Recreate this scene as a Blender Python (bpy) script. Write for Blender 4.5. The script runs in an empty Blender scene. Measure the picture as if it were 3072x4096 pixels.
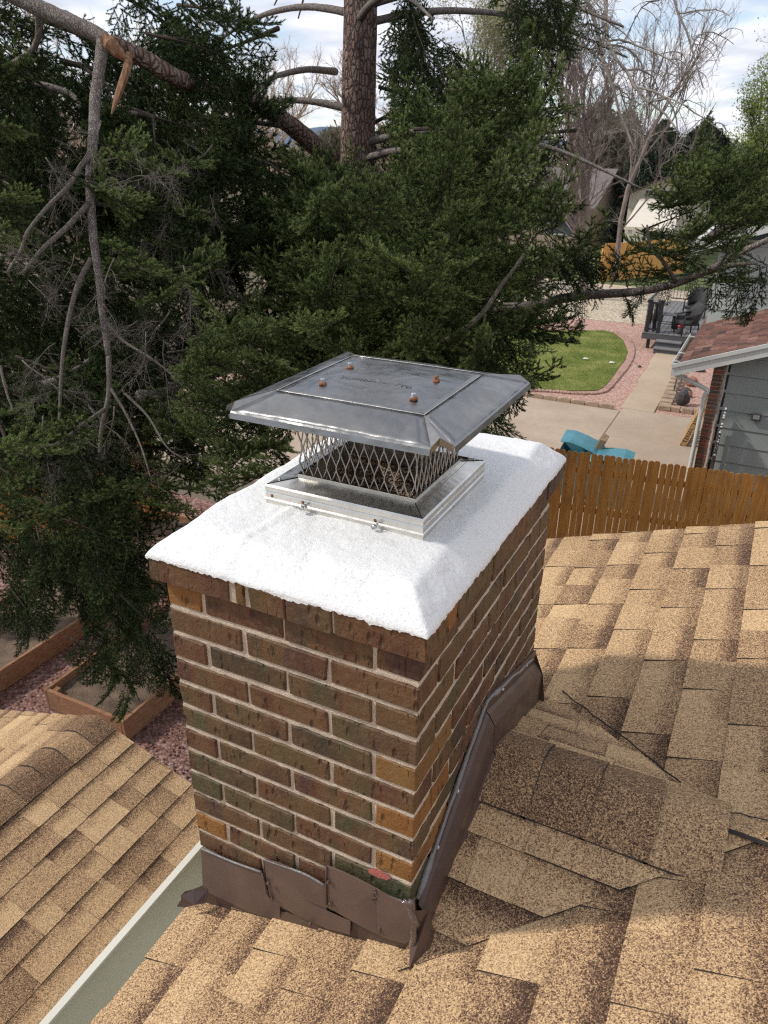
import bpy, math, random
import numpy as np
from mathutils import Vector, Matrix, noise as mn

# ---------------------------------------------------------------- camera, light, world
sc = bpy.context.scene
CAMP = [0.442823561551565, -1.0552832779892543, 0.913209702645227,
        -0.4586400490120983, 0.44987722842422734, 0.011974012749310913, 3052.555440663351]
def _basis():
    y, p, r = CAMP[3:6]
    cy, sy, cp, sp = math.cos(y), math.sin(y), math.cos(p), math.sin(p)
    f = np.array([sy*cp, cy*cp, -sp]); rr = np.array([cy, -sy, 0.0]); u = np.cross(rr, f)
    cr, sr = math.cos(r), math.sin(r)
    return cr*rr+sr*u, -sr*rr+cr*u, f
CR, CU, CF = _basis(); CO = np.array(CAMP[:3]); FPX = CAMP[6]
cd = bpy.data.cameras.new('camera'); cam = bpy.data.objects.new('camera', cd)
sc.collection.objects.link(cam); sc.camera = cam
cam.matrix_world = Matrix(((CR[0], CU[0], -CF[0], CO[0]), (CR[1], CU[1], -CF[1], CO[1]),
                           (CR[2], CU[2], -CF[2], CO[2]), (0, 0, 0, 1)))
cd.sensor_fit = 'VERTICAL'; cd.sensor_height = 9.8; cd.lens = FPX/4096*9.8
cd.clip_start = 0.05; cd.clip_end = 3000
cd.dof.use_dof = True; cd.dof.focus_distance = 2.3; cd.dof.aperture_fstop = 2.6

SUN_TO = Vector((-1.0, -0.41, 1.0)).normalized()
sd = bpy.data.lights.new('sun', 'SUN'); sun = bpy.data.objects.new('sun', sd); sc.collection.objects.link(sun)
sd.energy = 2.3; sd.angle = math.radians(3.0); sd.color = (1.0, 0.955, 0.88)
sun.rotation_euler = SUN_TO.to_track_quat('Z', 'Y').to_euler()

w = bpy.data.worlds.new('World'); sc.world = w; w.use_nodes = True
nt = w.node_tree; nt.nodes.clear()
def wn(t, **k):
    n = nt.nodes.new(t)
    for a, b in k.items(): setattr(n, a, b)
    return n
out = wn('ShaderNodeOutputWorld'); bg = wn('ShaderNodeBackground')
sky = wn('ShaderNodeTexSky', sky_type='NISHITA', sun_disc=False)
sky.sun_elevation = math.asin(SUN_TO.z); sky.sun_rotation = math.atan2(SUN_TO.x, SUN_TO.y)
sky.altitude = 1600; sky.air_density = 1.0; sky.dust_density = 1.0
tc = wn('ShaderNodeTexCoord'); sep = wn('ShaderNodeSeparateXYZ'); nt.links.new(tc.outputs['Generated'], sep.inputs[0])
zz = wn('ShaderNodeMath', operation='ADD'); zz.inputs[1].default_value = 0.16; nt.links.new(sep.outputs[2], zz.inputs[0])
zm = wn('ShaderNodeMath', operation='MAXIMUM'); zm.inputs[1].default_value = 0.05; nt.links.new(zz.outputs[0], zm.inputs[0])
dx = wn('ShaderNodeMath', operation='DIVIDE'); nt.links.new(sep.outputs[0], dx.inputs[0]); nt.links.new(zm.outputs[0], dx.inputs[1])
dy = wn('ShaderNodeMath', operation='DIVIDE'); nt.links.new(sep.outputs[1], dy.inputs[0]); nt.links.new(zm.outputs[0], dy.inputs[1])
cmb = wn('ShaderNodeCombineXYZ'); nt.links.new(dx.outputs[0], cmb.inputs[0]); nt.links.new(dy.outputs[0], cmb.inputs[1])
cn = wn('ShaderNodeTexNoise'); cn.inputs['Scale'].default_value = 0.9; cn.inputs['Detail'].default_value = 9; cn.inputs['Roughness'].default_value = 0.58
nt.links.new(cmb.outputs[0], cn.inputs['Vector'])
rmp = wn('ShaderNodeValToRGB'); rmp.color_ramp.elements[0].position = 0.34; rmp.color_ramp.elements[1].position = 0.53
nt.links.new(cn.outputs['Fac'], rmp.inputs[0])
cn2 = wn('ShaderNodeTexNoise'); cn2.inputs['Scale'].default_value = 2.6; cn2.inputs['Detail'].default_value = 7
nt.links.new(cmb.outputs[0], cn2.inputs['Vector'])
crp = wn('ShaderNodeValToRGB'); crp.color_ramp.elements[0].position = 0.3; crp.color_ramp.elements[1].position = 0.68
crp.color_ramp.elements[0].color = (0.50, 0.54, 0.64, 1); crp.color_ramp.elements[1].color = (0.93, 0.93, 0.97, 1)
nt.links.new(cn2.outputs['Fac'], crp.inputs[0])
sk = wn('ShaderNodeMixRGB', blend_type='MULTIPLY'); sk.inputs[0].default_value = 1; sk.inputs[2].default_value = (0.13, 0.13, 0.13, 1)
nt.links.new(sky.outputs[0], sk.inputs[1])
mx = wn('ShaderNodeMixRGB'); nt.links.new(rmp.outputs[0], mx.inputs[0]); nt.links.new(sk.outputs[0], mx.inputs[1]); nt.links.new(crp.outputs[0], mx.inputs[2])
nt.links.new(mx.outputs[0], bg.inputs[0]); bg.inputs[1].default_value = 1.0
nt.links.new(bg.outputs[0], out.inputs[0])
sc.view_settings.view_transform = 'Standard'; sc.view_settings.look = 'None'
sc.view_settings.exposure = 0.35; sc.view_settings.gamma = 1.0
sc.render.engine = 'CYCLES'; sc.cycles.max_bounces = 6; sc.cycles.use_denoising = False; sc.cycles.filter_width = 1.15; sc.cycles.diffuse_bounces = 3; sc.cycles.transparent_max_bounces = 8

# ---------------------------------------------------------------- helpers
rng = np.random.default_rng(7); random.seed(7)
COL = sc.collection
def ray(px, py): return CF + CR*((px-1536)/FPX) - CU*((py-2048)/FPX)
def at(px, py, depth): return CO + ray(px, py)*depth
def onplane(px, py, n, d):
    n = np.array(n, float); r = ray(px, py); return CO + r*((d-n@CO)/(n@r))
def onx(px, py, x): return onplane(px, py, (1, 0, 0), x)
def ony(px, py, y): return onplane(px, py, (0, 1, 0), y)
def onz(px, py, z): return onplane(px, py, (0, 0, 1), z)
def c4(x, y): return 1836+.745*x, 900+.745*y
def c1(x, y): return .9259*x, .9259*y
def c2(x, y): return 1536+.9259*x, .9259*y
def c3(x, y): return .9259*x, 1000+.9259*y
G = -5.03

class MB:
    def __init__(s): s.v = []; s.f = []; s.n = 0; s.m = []; s.uv = []; s.c = []; s.useuv = False; s.sm = []
    def add(s, vs, fs, mi=0, uvs=None, col=None, smooth=False):
        vs = [tuple(map(float, p)) for p in vs]
        s.v += vs
        s.c += [col if col is not None else (1, 1, 1, 1)]*len(vs)
        for i, f in enumerate(fs):
            s.f.append(tuple(int(k)+s.n for k in f)); s.m.append(mi); s.sm.append(smooth)
            s.uv += ([uvs[k] for k in f] if uvs is not None else [(0, 0)]*len(f))
        if uvs is not None: s.useuv = True
        s.n += len(vs)
    def obj(s, name, mats, parent=None, **props):
        me = bpy.data.meshes.new(name); me.from_pydata(s.v, [], s.f)
        if not isinstance(mats, (list, tuple)): mats = [mats]
        for m in mats: me.materials.append(m)
        me.polygons.foreach_set('material_index', s.m)
        me.polygons.foreach_set('use_smooth', s.sm)
        if s.useuv:
            u = me.uv_layers.new(name='UVMap'); u.data.foreach_set('uv', np.array(s.uv, float).ravel())
        if any(c != (1, 1, 1, 1) for c in s.c):
            a = me.color_attributes.new('tone', 'FLOAT_COLOR', 'POINT'); a.data.foreach_set('color', np.array(s.c, float).ravel())
        me.update()
        return link(name, me, parent, **props)
def link(name, me, parent=None, **props):
    o = bpy.data.objects.new(name, me); COL.objects.link(o)
    if parent is not None:
        o.parent = parent
        o.matrix_parent_inverse = PINV(parent)
    for k, v in props.items(): o[k] = v
    return o
WM = {}
def PINV(p):
    m = Matrix.Identity(4); q = p
    chain = []
    while q is not None: chain.append(q); q = q.parent
    for q in reversed(chain):
        m = m @ (q.matrix_parent_inverse if q.parent else Matrix.Identity(4)) @ q.matrix_basis
    return m.inverted()
def empty(name, loc, **props):
    o = bpy.data.objects.new(name, None); COL.objects.link(o); o.location = loc; o.empty_display_size = .1
    for k, v in props.items(): o[k] = v
    return o
def dup(root, off=(0, 0, 0), rotz=0, label=None):
    M4 = Matrix.Translation(Vector(off))
    r = root.copy(); COL.objects.link(r); r.location = Vector(root.location)+Vector(off); r.rotation_euler = (0, 0, rotz)
    if label: r['label'] = label
    for ch in root.children:
        c = ch.copy(); COL.objects.link(c); c.parent = r
        for g in ch.children:
            d = g.copy(); COL.objects.link(d); d.parent = c
    return r

def box_vf(c, s, R=None):
    c = np.array(c, float); s = np.array(s, float)/2
    v = np.array([(x, y, z) for x in (-1, 1) for y in (-1, 1) for z in (-1, 1)], float)*s
    if R is not None: v = v @ np.array(R).T
    v = v + c
    f = [(0, 1, 3, 2), (4, 6, 7, 5), (0, 4, 5, 1), (2, 3, 7, 6), (0, 2, 6, 4), (1, 5, 7, 3)]
    return v, f
def bx(mb, c, s, R=None, **k): v, f = box_vf(c, s, R); mb.add(v, f, **k)
def bxx(mb, x0, x1, y0, y1, z0, z1, **k): bx(mb, ((x0+x1)/2, (y0+y1)/2, (z0+z1)/2), (abs(x1-x0), abs(y1-y0), abs(z1-z0)), **k)
def cham(mb, c, s, ch=.004, R=None, jit=0.0, **k):
    """chamfered box, 24 verts"""
    h = np.array(s, float)/2; vs = []; idx = {}
    for sx in (-1, 1):
        for sy in (-1, 1):
            for sz in (-1, 1):
                sg = np.array([sx, sy, sz]); J = rng.normal(0, jit, 3) if jit else 0
                for a in range(3):
                    p = sg*(h-ch); p[a] = sg[a]*h[a]; idx[(sx, sy, sz, a)] = len(vs); vs.append(p+J)
    fs = []
    for a in range(3):
        b, c_ = [(1, 2), (0, 2), (0, 1)][a]
        for s_ in (-1, 1):
            q = []
            for (u, v_) in ((-1, -1), (1, -1), (1, 1), (-1, 1)):
                t = [0, 0, 0]; t[a] = s_; t[b] = u; t[c_] = v_; q.append(idx[(*t, a)])
            fs.append(q)
    for a in range(3):
        b, c_ = [(1, 2), (0, 2), (0, 1)][a]
        for u in (-1, 1):
            for v_ in (-1, 1):
                t0 = [0, 0, 0]; t1 = [0, 0, 0]; t0[a] = -1; t1[a] = 1; t0[b] = t1[b] = u; t0[c_] = t1[c_] = v_
                fs.append([idx[(*t0, b)], idx[(*t1, b)], idx[(*t1, c_)], idx[(*t0, c_)]])
    for sx in (-1, 1):
        for sy in (-1, 1):
            for sz in (-1, 1): fs.append([idx[(sx, sy, sz, 0)], idx[(sx, sy, sz, 1)], idx[(sx, sy, sz, 2)]])
    V = np.array(vs); out = []
    for f in fs:
        P = V[f]; n = np.cross(P[1]-P[0], P[2]-P[0])
        out.append(f if n @ P.mean(0) > 0 else f[::-1])
    if R is not None: V = V @ np.array(R).T
    mb.add(V+np.array(c, float), out, **k)
def frame_of(t):
    t = t/np.linalg.norm(t); a = np.array([0, 0, 1.0]) if abs(t[2]) < .9 else np.array([1.0, 0, 0])
    u = np.cross(a, t); u /= np.linalg.norm(u); return t, u, np.cross(t, u)
def tube(mb, pts, rad, n=6, caps=True, disp=None, smooth=True, col=None, mi=0):
    P = np.array(pts, float); R = np.full(len(P), rad, float) if np.isscalar(rad) else np.array(rad, float)
    vs = []; up = None
    for i, p in enumerate(P):
        t = P[min(i+1, len(P)-1)]-P[max(i-1, 0)]
        t = t/(np.linalg.norm(t)+1e-12)
        if up is None: _, u, v = frame_of(t)
        else:
            u = up-t*(up@t); u /= np.linalg.norm(u)+1e-12; v = np.cross(t, u)
        up = u
        for k in range(n):
            a = 2*math.pi*k/n; d = u*math.cos(a)+v*math.sin(a)
            r = R[i]
            if disp: r = r*disp(p+d*r, a, i)
            vs.append(p+d*r)
    fs = [(i*n+k, i*n+(k+1) % n, (i+1)*n+(k+1) % n, (i+1)*n+k) for i in range(len(P)-1) for k in range(n)]
    if caps: fs += [tuple(range(n))[::-1], tuple(range((len(P)-1)*n, len(P)*n))]
    mb.add(vs, fs, smooth=smooth, col=col, mi=mi)
def smoothpath(pts, k=4):
    P = np.array(pts, float); out = []
    Q = np.vstack([2*P[0]-P[1], P, 2*P[-1]-P[-2]])
    for i in range(1, len(Q)-2):
        for j in range(k):
            t = j/k; a, b, c, d = Q[i-1], Q[i], Q[i+1], Q[i+2]
            out.append(.5*((2*b)+(-a+c)*t+(2*a-5*b+4*c-d)*t*t+(-a+3*b-3*c+d)*t**3))
    out.append(P[-1]); return np.array(out)
def prism(mb, poly, axis, a0, a1, **k):
    """poly: 2D points, extruded along axis from a0 to a1"""
    n = len(poly); ax = 'xyz'.index(axis); oth = [i for i in range(3) if i != ax]
    vs = []
    for a in (a0, a1):
        for p in poly:
            q = [0, 0, 0]; q[ax] = a; q[oth[0]] = p[0]; q[oth[1]] = p[1]; vs.append(q)
    fs = [(i, (i+1) % n, n+(i+1) % n, n+i) for i in range(n)]+[tuple(range(n))[::-1], tuple(range(n, 2*n))]
    mb.add(vs, fs, **k)

# ---------------------------------------------------------------- materials
class MT:
    def __init__(s, name, rough=.8, metal=0, spec=.5):
        s.m = bpy.data.materials.new(name); s.m.use_nodes = True; s.nt = s.m.node_tree
        s.b = s.nt.nodes['Principled BSDF']; s.b.inputs['Roughness'].default_value = rough
        s.b.inputs['Metallic'].default_value = metal; s.b.inputs['Specular IOR Level'].default_value = spec
        s.pos = s.n('ShaderNodeNewGeometry').outputs['Position']
    def n(s, t, **k):
        n = s.nt.nodes.new(t)
        for a, b in k.items(): setattr(n, a, b)
        return n
    def l(s, a, b): s.nt.links.new(a, b)
    def noise(s, scale, detail=4, rough=.55, vec=None, stretch=None, off=None):
        v = vec if vec is not None else s.pos
        if stretch is not None or off is not None:
            mp = s.n('ShaderNodeMapping'); s.l(v, mp.inputs[0])
            if stretch is not None: mp.inputs['Scale'].default_value = stretch
            if off is not None: s.l(off, mp.inputs['Location'])
            v = mp.outputs[0]
        n = s.n('ShaderNodeTexNoise'); n.inputs['Scale'].default_value = scale; n.inputs['Detail'].default_value = detail
        n.inputs['Roughness'].default_value = rough; s.l(v, n.inputs['Vector']); return n.outputs['Fac']
    def vor(s, scale, out='Color', feat='F1', vec=None, stretch=None):
        v = vec if vec is not None else s.pos
        if stretch is not None:
            mp = s.n('ShaderNodeMapping'); s.l(v, mp.inputs[0]); mp.inputs['Scale'].default_value = stretch; v = mp.outputs[0]
        n = s.n('ShaderNodeTexVoronoi', feature=feat); n.inputs['Scale'].default_value = scale; s.l(v, n.inputs['Vector']); return n.outputs[out]
    def math(s, op, a, b=0, clamp=False):
        n = s.n('ShaderNodeMath', operation=op); n.use_clamp = clamp
        for i, x in enumerate((a, b)):
            if isinstance(x, (int, float)): n.inputs[i].default_value = x
            else: s.l(x, n.inputs[i])
        return n.outputs[0]
    def ramp(s, fac, stops):
        n = s.n('ShaderNodeValToRGB'); e = n.color_ramp.elements
        while len(e) > 2: e.remove(e[-1])
        for i, (p, c) in enumerate(stops):
            if i >= 2: el = e.new(p)
            else: el = e[i]
            el.position = p
            el.color = (*c, 1) if not isinstance(c, (int, float)) else (c, c, c, 1)
        s.l(fac, n.inputs[0]); return n.outputs[0]
    def mix(s, f, a, b, mode='MIX'):
        n = s.n('ShaderNodeMixRGB', blend_type=mode)
        for i, x in enumerate((f, a, b)):
            if isinstance(x, (int, float)): n.inputs[i].default_value = x if i == 0 else (x, x, x, 1)
            elif isinstance(x, tuple): n.inputs[i].default_value = (*x, 1)
            else: s.l(x, n.inputs[i])
        return n.outputs[0]
    def base(s, x):
        if isinstance(x, tuple): s.b.inputs['Base Color'].default_value = (*x, 1)
        else: s.l(x, s.b.inputs['Base Color'])
        return s
    def rough(s, x): s.l(x, s.b.inputs['Roughness']); return s
    def bump(s, h, dist=.002, strength=1.0):
        n = s.n('ShaderNodeBump'); n.inputs['Distance'].default_value = dist; n.inputs['Strength'].default_value = strength
        s.l(h, n.inputs['Height']); s.l(n.outputs[0], s.b.inputs['Normal']); return s
    def attr(s, name='tone', out='Fac'): return s.n('ShaderNodeAttribute', attribute_name=name).outputs[out]
    def rand(s): return s.n('ShaderNodeObjectInfo').outputs['Random']
    def uvv(s):
        u = s.n('ShaderNodeUVMap'); sp = s.n('ShaderNodeSeparateXYZ'); s.l(u.outputs[0], sp.inputs[0]); return sp.outputs[1]

def flat(name, col, rough=.7, metal=0, var=.15, scale=8, bump=0):
    t = MT(name, rough, metal); f = t.noise(scale, 5)
    lo = tuple(c*(1-var) for c in col); hi = tuple(min(1, c*(1+var)) for c in col)
    t.base(t.ramp(f, [(.3, lo), (.7, hi)]))
    if bump: t.bump(t.noise(scale*12, 4), bump)
    return t.m

# shingles ----
def shingle_mat(name, k=1.0, big=False):
    t = MT(name, .93, spec=.25)
    g1 = t.vor(460); bw = t.n('ShaderNodeSeparateColor'); t.l(g1, bw.inputs[0])
    g2 = t.vor(290); bw2 = t.n('ShaderNodeSeparateColor'); t.l(g2, bw2.inputs[0])
    nz = t.noise(150, 3, .6)
    gran = t.math('ADD', t.math('MULTIPLY', bw.outputs[0], .46), t.math('ADD', t.math('MULTIPLY', bw2.outputs[1], .30), t.math('MULTIPLY', nz, .36)))
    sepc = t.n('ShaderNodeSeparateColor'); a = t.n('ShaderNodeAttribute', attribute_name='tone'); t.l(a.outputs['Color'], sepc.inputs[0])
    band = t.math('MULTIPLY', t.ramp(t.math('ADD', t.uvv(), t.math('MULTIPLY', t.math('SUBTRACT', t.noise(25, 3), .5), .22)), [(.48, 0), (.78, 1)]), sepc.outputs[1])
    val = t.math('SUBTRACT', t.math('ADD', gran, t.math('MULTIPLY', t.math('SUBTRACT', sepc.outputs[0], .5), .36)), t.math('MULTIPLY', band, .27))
    val = t.math('ADD', val, t.math('MULTIPLY', t.math('SUBTRACT', t.noise(2.5, 4), .5), .22))
    c = lambda r, g, b: (r*k, g*k, b*k)
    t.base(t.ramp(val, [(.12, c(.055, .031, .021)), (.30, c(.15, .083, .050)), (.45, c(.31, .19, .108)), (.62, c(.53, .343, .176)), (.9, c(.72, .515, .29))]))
    t.bump(t.math('ADD', bw.outputs[0], nz), .0012, .8)
    return t.m
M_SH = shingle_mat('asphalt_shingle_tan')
M_CAPSH = None
def ground_mats():
    pass

# brick ----
def brick_mat():
    t = MT('chimney_brick', .62, spec=.35)
    oi = t.n('ShaderNodeObjectInfo'); rnd = oi.outputs['Random']
    off = t.n('ShaderNodeCombineXYZ'); t.l(t.math('MULTIPLY', rnd, 37.0), off.inputs[0]); t.l(t.math('MULTIPLY', rnd, 91.0), off.inputs[1])
    n1 = t.noise(9, 3, .5, stretch=(1, 1, .35), off=off.outputs[0])
    n2 = t.noise(13, 3, .5, stretch=(1, 1, .3), off=off.outputs[0])
    n3 = t.noise(160, 5, .65)
    base = t.ramp(n1, [(.30, (.062, .032, .028)), (.42, (.115, .050, .028)), (.55, (.150, .078, .037)), (.68, (.108, .074, .032))])
    oliv = t.ramp(n2, [(.56, 0), (.70, 1)])
    c = t.mix(t.math('MULTIPLY', oliv, .75), base, (.068, .078, .036))
    c = t.mix(t.math('MULTIPLY', t.ramp(n2, [(.30, 1), (.42, 0)]), .7), c, (.062, .036, .038))
    tone = t.n('ShaderNodeAttribute', attribute_name='tone'); sp = t.n('ShaderNodeSeparateColor'); t.l(tone.outputs['Color'], sp.inputs[0])
    c = t.mix(sp.outputs[0], c, t.ramp(n1, [(.3, (.24, .10, .028)), (.7, (.34, .165, .042))]))
    c = t.mix(sp.outputs[1], c, t.ramp(n1, [(.35, (.055, .072, .032)), (.65, (.10, .085, .04))]))
    c = t.mix(t.math('MULTIPLY', t.ramp(n3, [(.35, 1), (.6, 0)]), .45), c, t.mix(.6, c, (.02, .014, .012)))
    c = t.mix(t.math('MULTIPLY', t.ramp(t.noise(55, 4), [(.5, 0), (.72, 1)]), .35), c, (.21, .14, .09))
    # vertical gouges
    vo = t.vor(1.0, 'Distance', stretch=(46, 46, 21)); vr = t.vor(1.0, 'Color', stretch=(46, 46, 21)); vs = t.n('ShaderNodeSeparateColor'); t.l(vr, vs.inputs[0])
    wv = t.math('MULTIPLY', t.ramp(vo, [(.10, 1), (.30, 0)]), t.ramp(vs.outputs[0], [(.55, 0), (.62, 1)]))
    gd = t.noise(34, 3, .55, stretch=(2.6, 2.6, .55))
    g2 = t.ramp(gd, [(.62, 0), (.70, 1)])
    gouge = t.math('MAXIMUM', wv, t.math('MULTIPLY', g2, .8))
    c = t.mix(t.math('MULTIPLY', gouge, .55), c, (.03, .018, .014))
    t.base(c)
    h = t.math('ADD', t.math('MULTIPLY', gouge, -1.0), t.math('ADD', t.math('MULTIPLY', n3, .25), t.math('MULTIPLY', t.noise(40, 4), .45)))
    t.bump(h, .0065, 1.0)
    return t.m
M_BRICK = brick_mat()
def mortar_mat():
    t = MT('sandy_mortar', .95, spec=.2)
    c = t.ramp(t.noise(420, 3, .7), [(.3, (.42, .32, .23)), (.5, (.68, .56, .43)), (.7, (.80, .70, .56))])
    c = t.mix(t.ramp(t.noise(14, 4), [(.35, .0), (.75, .45)]), c, (.27, .19, .14)); t.base(c)
    t.bump(t.math('ADD', t.noise(380, 3, .7), t.noise(90, 3)), .003); return t.m
M_MORT = mortar_mat()
def crown_mat():
    t = MT('white_elastomeric_coating', .55, spec=.4)
    c = t.ramp(t.noise(9, 5), [(.3, (.765, .765, .75)), (.7, (.80, .80, .785))])
    pits = t.ramp(t.noise(170, 4, .6), [(.60, 0), (.70, 1)])
    c = t.mix(t.math('MULTIPLY', pits, .12), c, (.45, .45, .43)); t.base(c)
    h = t.math('ADD', t.math('MULTIPLY', t.noise(210, 4, .62), .7), t.math('ADD', t.math('MULTIPLY', t.noise(85, 4), .8), t.math('MULTIPLY', pits, -.3)))
    t.bump(h, .0024, 1.0); return t.m
M_CROWN = crown_mat()
def steel_mat(name, col, rough, br=.25, wav=.0012):
    t = MT(name, rough, 1.0)
    t.base(t.ramp(t.noise(12, 6, .6), [(.3, tuple(c*(1-br) for c in col)), (.7, col)]))
    t.rough(t.ramp(t.noise(30, 6, .65), [(.3, rough*.72), (.72, min(.9, rough*1.45))]))
    t.bump(t.math('ADD', t.math('MULTIPLY', t.noise(7, 3), 6.0), t.math('MULTIPLY', t.noise(300, 3), .12)), wav); return t.m
M_LID = steel_mat('weathered_stainless_lid', (.30, .295, .285), .30, .22, .0018)
M_FRM = steel_mat('stainless_frame', (.74, .715, .66), .30, .2, .0010)
M_WIRE = steel_mat('expanded_steel_wire', (.52, .50, .47), .45, .3, .0005)
def rusty(name):
    t = MT(name, .7, .4); t.base(t.ramp(t.noise(260, 5, .7), [(.35, (.15, .045, .02)), (.55, (.30, .11, .05)), (.7, (.42, .38, .35))])); t.bump(t.noise(400), .0008); return t.m
M_RUST = rusty('rusty_washer')
M_BOLT = flat('zinc_bolt', (.50, .52, .52), .35, .9, .2, 90)
def brown_metal():
    t = MT('brown_painted_metal', .36, 0, .55)
    c = t.ramp(t.noise(5, 6, .6), [(.3, (.066, .039, .031)), (.7, (.092, .056, .045))])
    c = t.mix(t.math('MULTIPLY', t.ramp(t.noise(26, 6, .7, stretch=(1, 1, .5)), [(.55, 0), (.8, 1)]), .30), c, (.19, .14, .125)); t.base(c)
    t.rough(t.ramp(t.noise(18, 5), [(.3, .28), (.7, .5)]))
    t.bump(t.noise(5, 4), .002); return t.m
M_FL = brown_metal()
M_FL2 = flat('brown_metal_dusty', (.120, .077, .062), .5, 0, .2, 9)
t = MT('clear_sealant', .12, 0, .6); t.base((.11, .085, .075)); t.b.inputs['Alpha'].default_value = 1; t.b.inputs['Coat Weight'].default_value = 1.0; t.bump(t.noise(60, 4), .01); M_SEAL = t.m
t = MT('grey_caulk', .35); t.base((.20, .19, .185)); t.bump(t.noise(90, 3), .004); M_CAULK = t.m
t = MT('flue_vermiculite', .9, spec=.3)
gv = t.vor(190); gs = t.n('ShaderNodeSeparateColor'); t.l(gv, gs.inputs[0])
sz = t.n('ShaderNodeSeparateXYZ'); t.l(t.pos, sz.inputs[0])
cc = t.ramp(t.math('ADD', gs.outputs[0], t.math('MULTIPLY', t.noise(12, 3), .3)), [(.2, (.05, .03, .022)), (.6, (.17, .105, .068)), (.95, (.38, .265, .165)), (1.0, (.55, .42, .28))])
t.base(cc); t.bump(t.math('ADD', t.vor(190, 'Distance'), t.noise(120)), .006); M_FLUE = t.m
# gutter / trim / siding
M_GUT = flat('cream_gutter_lip', (.62, .59, .50), .4, 0, .06, 4)
t = MT('gutter_trough', .38); t.base(t.ramp(t.noise(3, 5, .6, stretch=(1, .4, 1)), [(.3, (.50, .485, .37)), (.7, (.60, .585, .46))])); M_GUTI = t.m
M_WHITE = flat('painted_trim_white', (.62, .62, .58), .5, 0, .06, 3)
M_SIDING = flat('sage_grey_siding', (.30, .325, .305), .7, 0, .07, 1.2, .0015)
M_SIDING2 = flat('pale_green_siding', (.40, .43, .39), .7, 0, .05, 1.2, .0015)
M_OWNW = flat('tan_house_siding', (.36, .30, .22), .8, 0, .08, 2, .001)
M_DARK = flat('dark_gap', (.02, .02, .02), .9)
def wood_mat(name, a, b, c_, grey=.0, grain=(14, 14, 1.2)):
    t = MT(name, .72, spec=.3)
    oi = t.rand(); off = t.n('ShaderNodeCombineXYZ'); t.l(t.math('MULTIPLY', oi, 55.0), off.inputs[0])
    n = t.noise(2.2, 6, .6, stretch=grain, off=off.outputs[0])
    c = t.ramp(n, [(.3, a), (.5, b), (.72, c_)])
    c = t.mix(t.math('MULTIPLY', oi, .32), c, a)
    kn = t.vor(1.0, 'Distance', stretch=(9, 9, 3.0)); c = t.mix(t.ramp(kn, [(.05, .7), (.12, 0)]), c, tuple(x*.35 for x in a))
    if grey: c = t.mix(t.math('MULTIPLY', t.ramp(t.noise(1.6, 4), [(.58, 0), (.75, 1)]), grey), c, (.10, .09, .08))
    t.base(c); t.bump(n, .003); return t.m
M_CEDAR = wood_mat('stained_cedar', (.40, .155, .032), (.57, .245, .055), (.67, .33, .09), .5)
M_CEDAR2 = wood_mat('sunlit_cedar_far', (.55, .26, .07), (.68, .36, .11), (.75, .43, .16))  # brighter cedar copy; sunlight on the far fence is put into its colour
M_BEDW = wood_mat('raised_bed_board', (.22, .105, .05), (.32, .16, .085), (.40, .24, .15), .3, (6, 6, 20))
M_PAL = wood_mat('pallet_wood', (.26, .15, .06), (.42, .27, .12), (.55, .38, .20), .5, (9, 2, 5))
M_SPLINT = wood_mat('torn_sapwood', (.12, .050, .022), (.22, .11, .055), (.32, .19, .11), 0, (20, 20, 2))
def bark_mat(name, a, b, c_, sc_=1.0, d=.012):
    t = MT(name, .92, spec=.15)
    n = t.noise(7*sc_, 6, .65, stretch=(1.8, 1.8, .7)); v = t.vor(15*sc_, 'Distance', 'DISTANCE_TO_EDGE', stretch=(1.6, 1.6, .65))
    c = t.ramp(n, [(.3, a), (.5, b), (.7, c_)]); c = t.mix(t.ramp(v, [(.0, .8), (.14, 0)]), c, tuple(x*.35 for x in a)); t.base(c)
    t.bump(t.math('ADD', t.ramp(v, [(0, 0), (.2, 1)]), t.noise(60*sc_, 4)), d); return t.m
M_BARK = bark_mat('fir_trunk_bark', (.13, .082, .066), (.25, .17, .14), (.36, .28, .24), .9, .02)
M_LIMB = bark_mat('fir_limb_bark', (.14, .112, .096), (.26, .22, .195), (.38, .345, .31), 3, .004)
M_TWIG = bark_mat('grey_twig_bark', (.13, .11, .09), (.22, .19, .16), (.32, .28, .24), 6, .002)
M_INTW = bark_mat('dark_inner_twig', (.045, .035, .028), (.08, .062, .05), (.13, .105, .085), 6, .002)
M_BARE = flat('bare_tree_bark', (.21, .165, .145), .9, 0, .35, 3)
M_BARE2 = flat('pale_branch_bark', (.27, .235, .20), .9, 0, .3, 3)
M_DEADT = flat('tan_dead_twigs', (.40, .31, .23), .9, 0, .3, 3)
def needle_mat(name, lo, mid, hi):
    t = MT(name, .65, spec=.12)
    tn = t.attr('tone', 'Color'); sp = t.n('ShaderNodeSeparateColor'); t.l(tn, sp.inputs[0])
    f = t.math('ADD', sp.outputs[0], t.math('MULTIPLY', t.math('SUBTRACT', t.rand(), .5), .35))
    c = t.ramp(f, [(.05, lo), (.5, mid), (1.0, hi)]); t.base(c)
    t.b.inputs['Transmission Weight'].default_value = 0
    tr = t.n('ShaderNodeBsdfTranslucent'); t.l(c, tr.inputs[0]); ms = t.n('ShaderNodeMixShader'); ms.inputs[0].default_value = .30
    o = [n for n in t.nt.nodes if n.type == 'OUTPUT_MATERIAL'][0]
    t.l(t.b.outputs[0], ms.inputs[1]); t.l(tr.outputs[0], ms.inputs[2]); t.l(ms.outputs[0], o.inputs[0]); return t.m
M_NEED = needle_mat('fir_needles', (.014, .023, .008), (.078, .110, .036), (.31, .37, .14))
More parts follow.
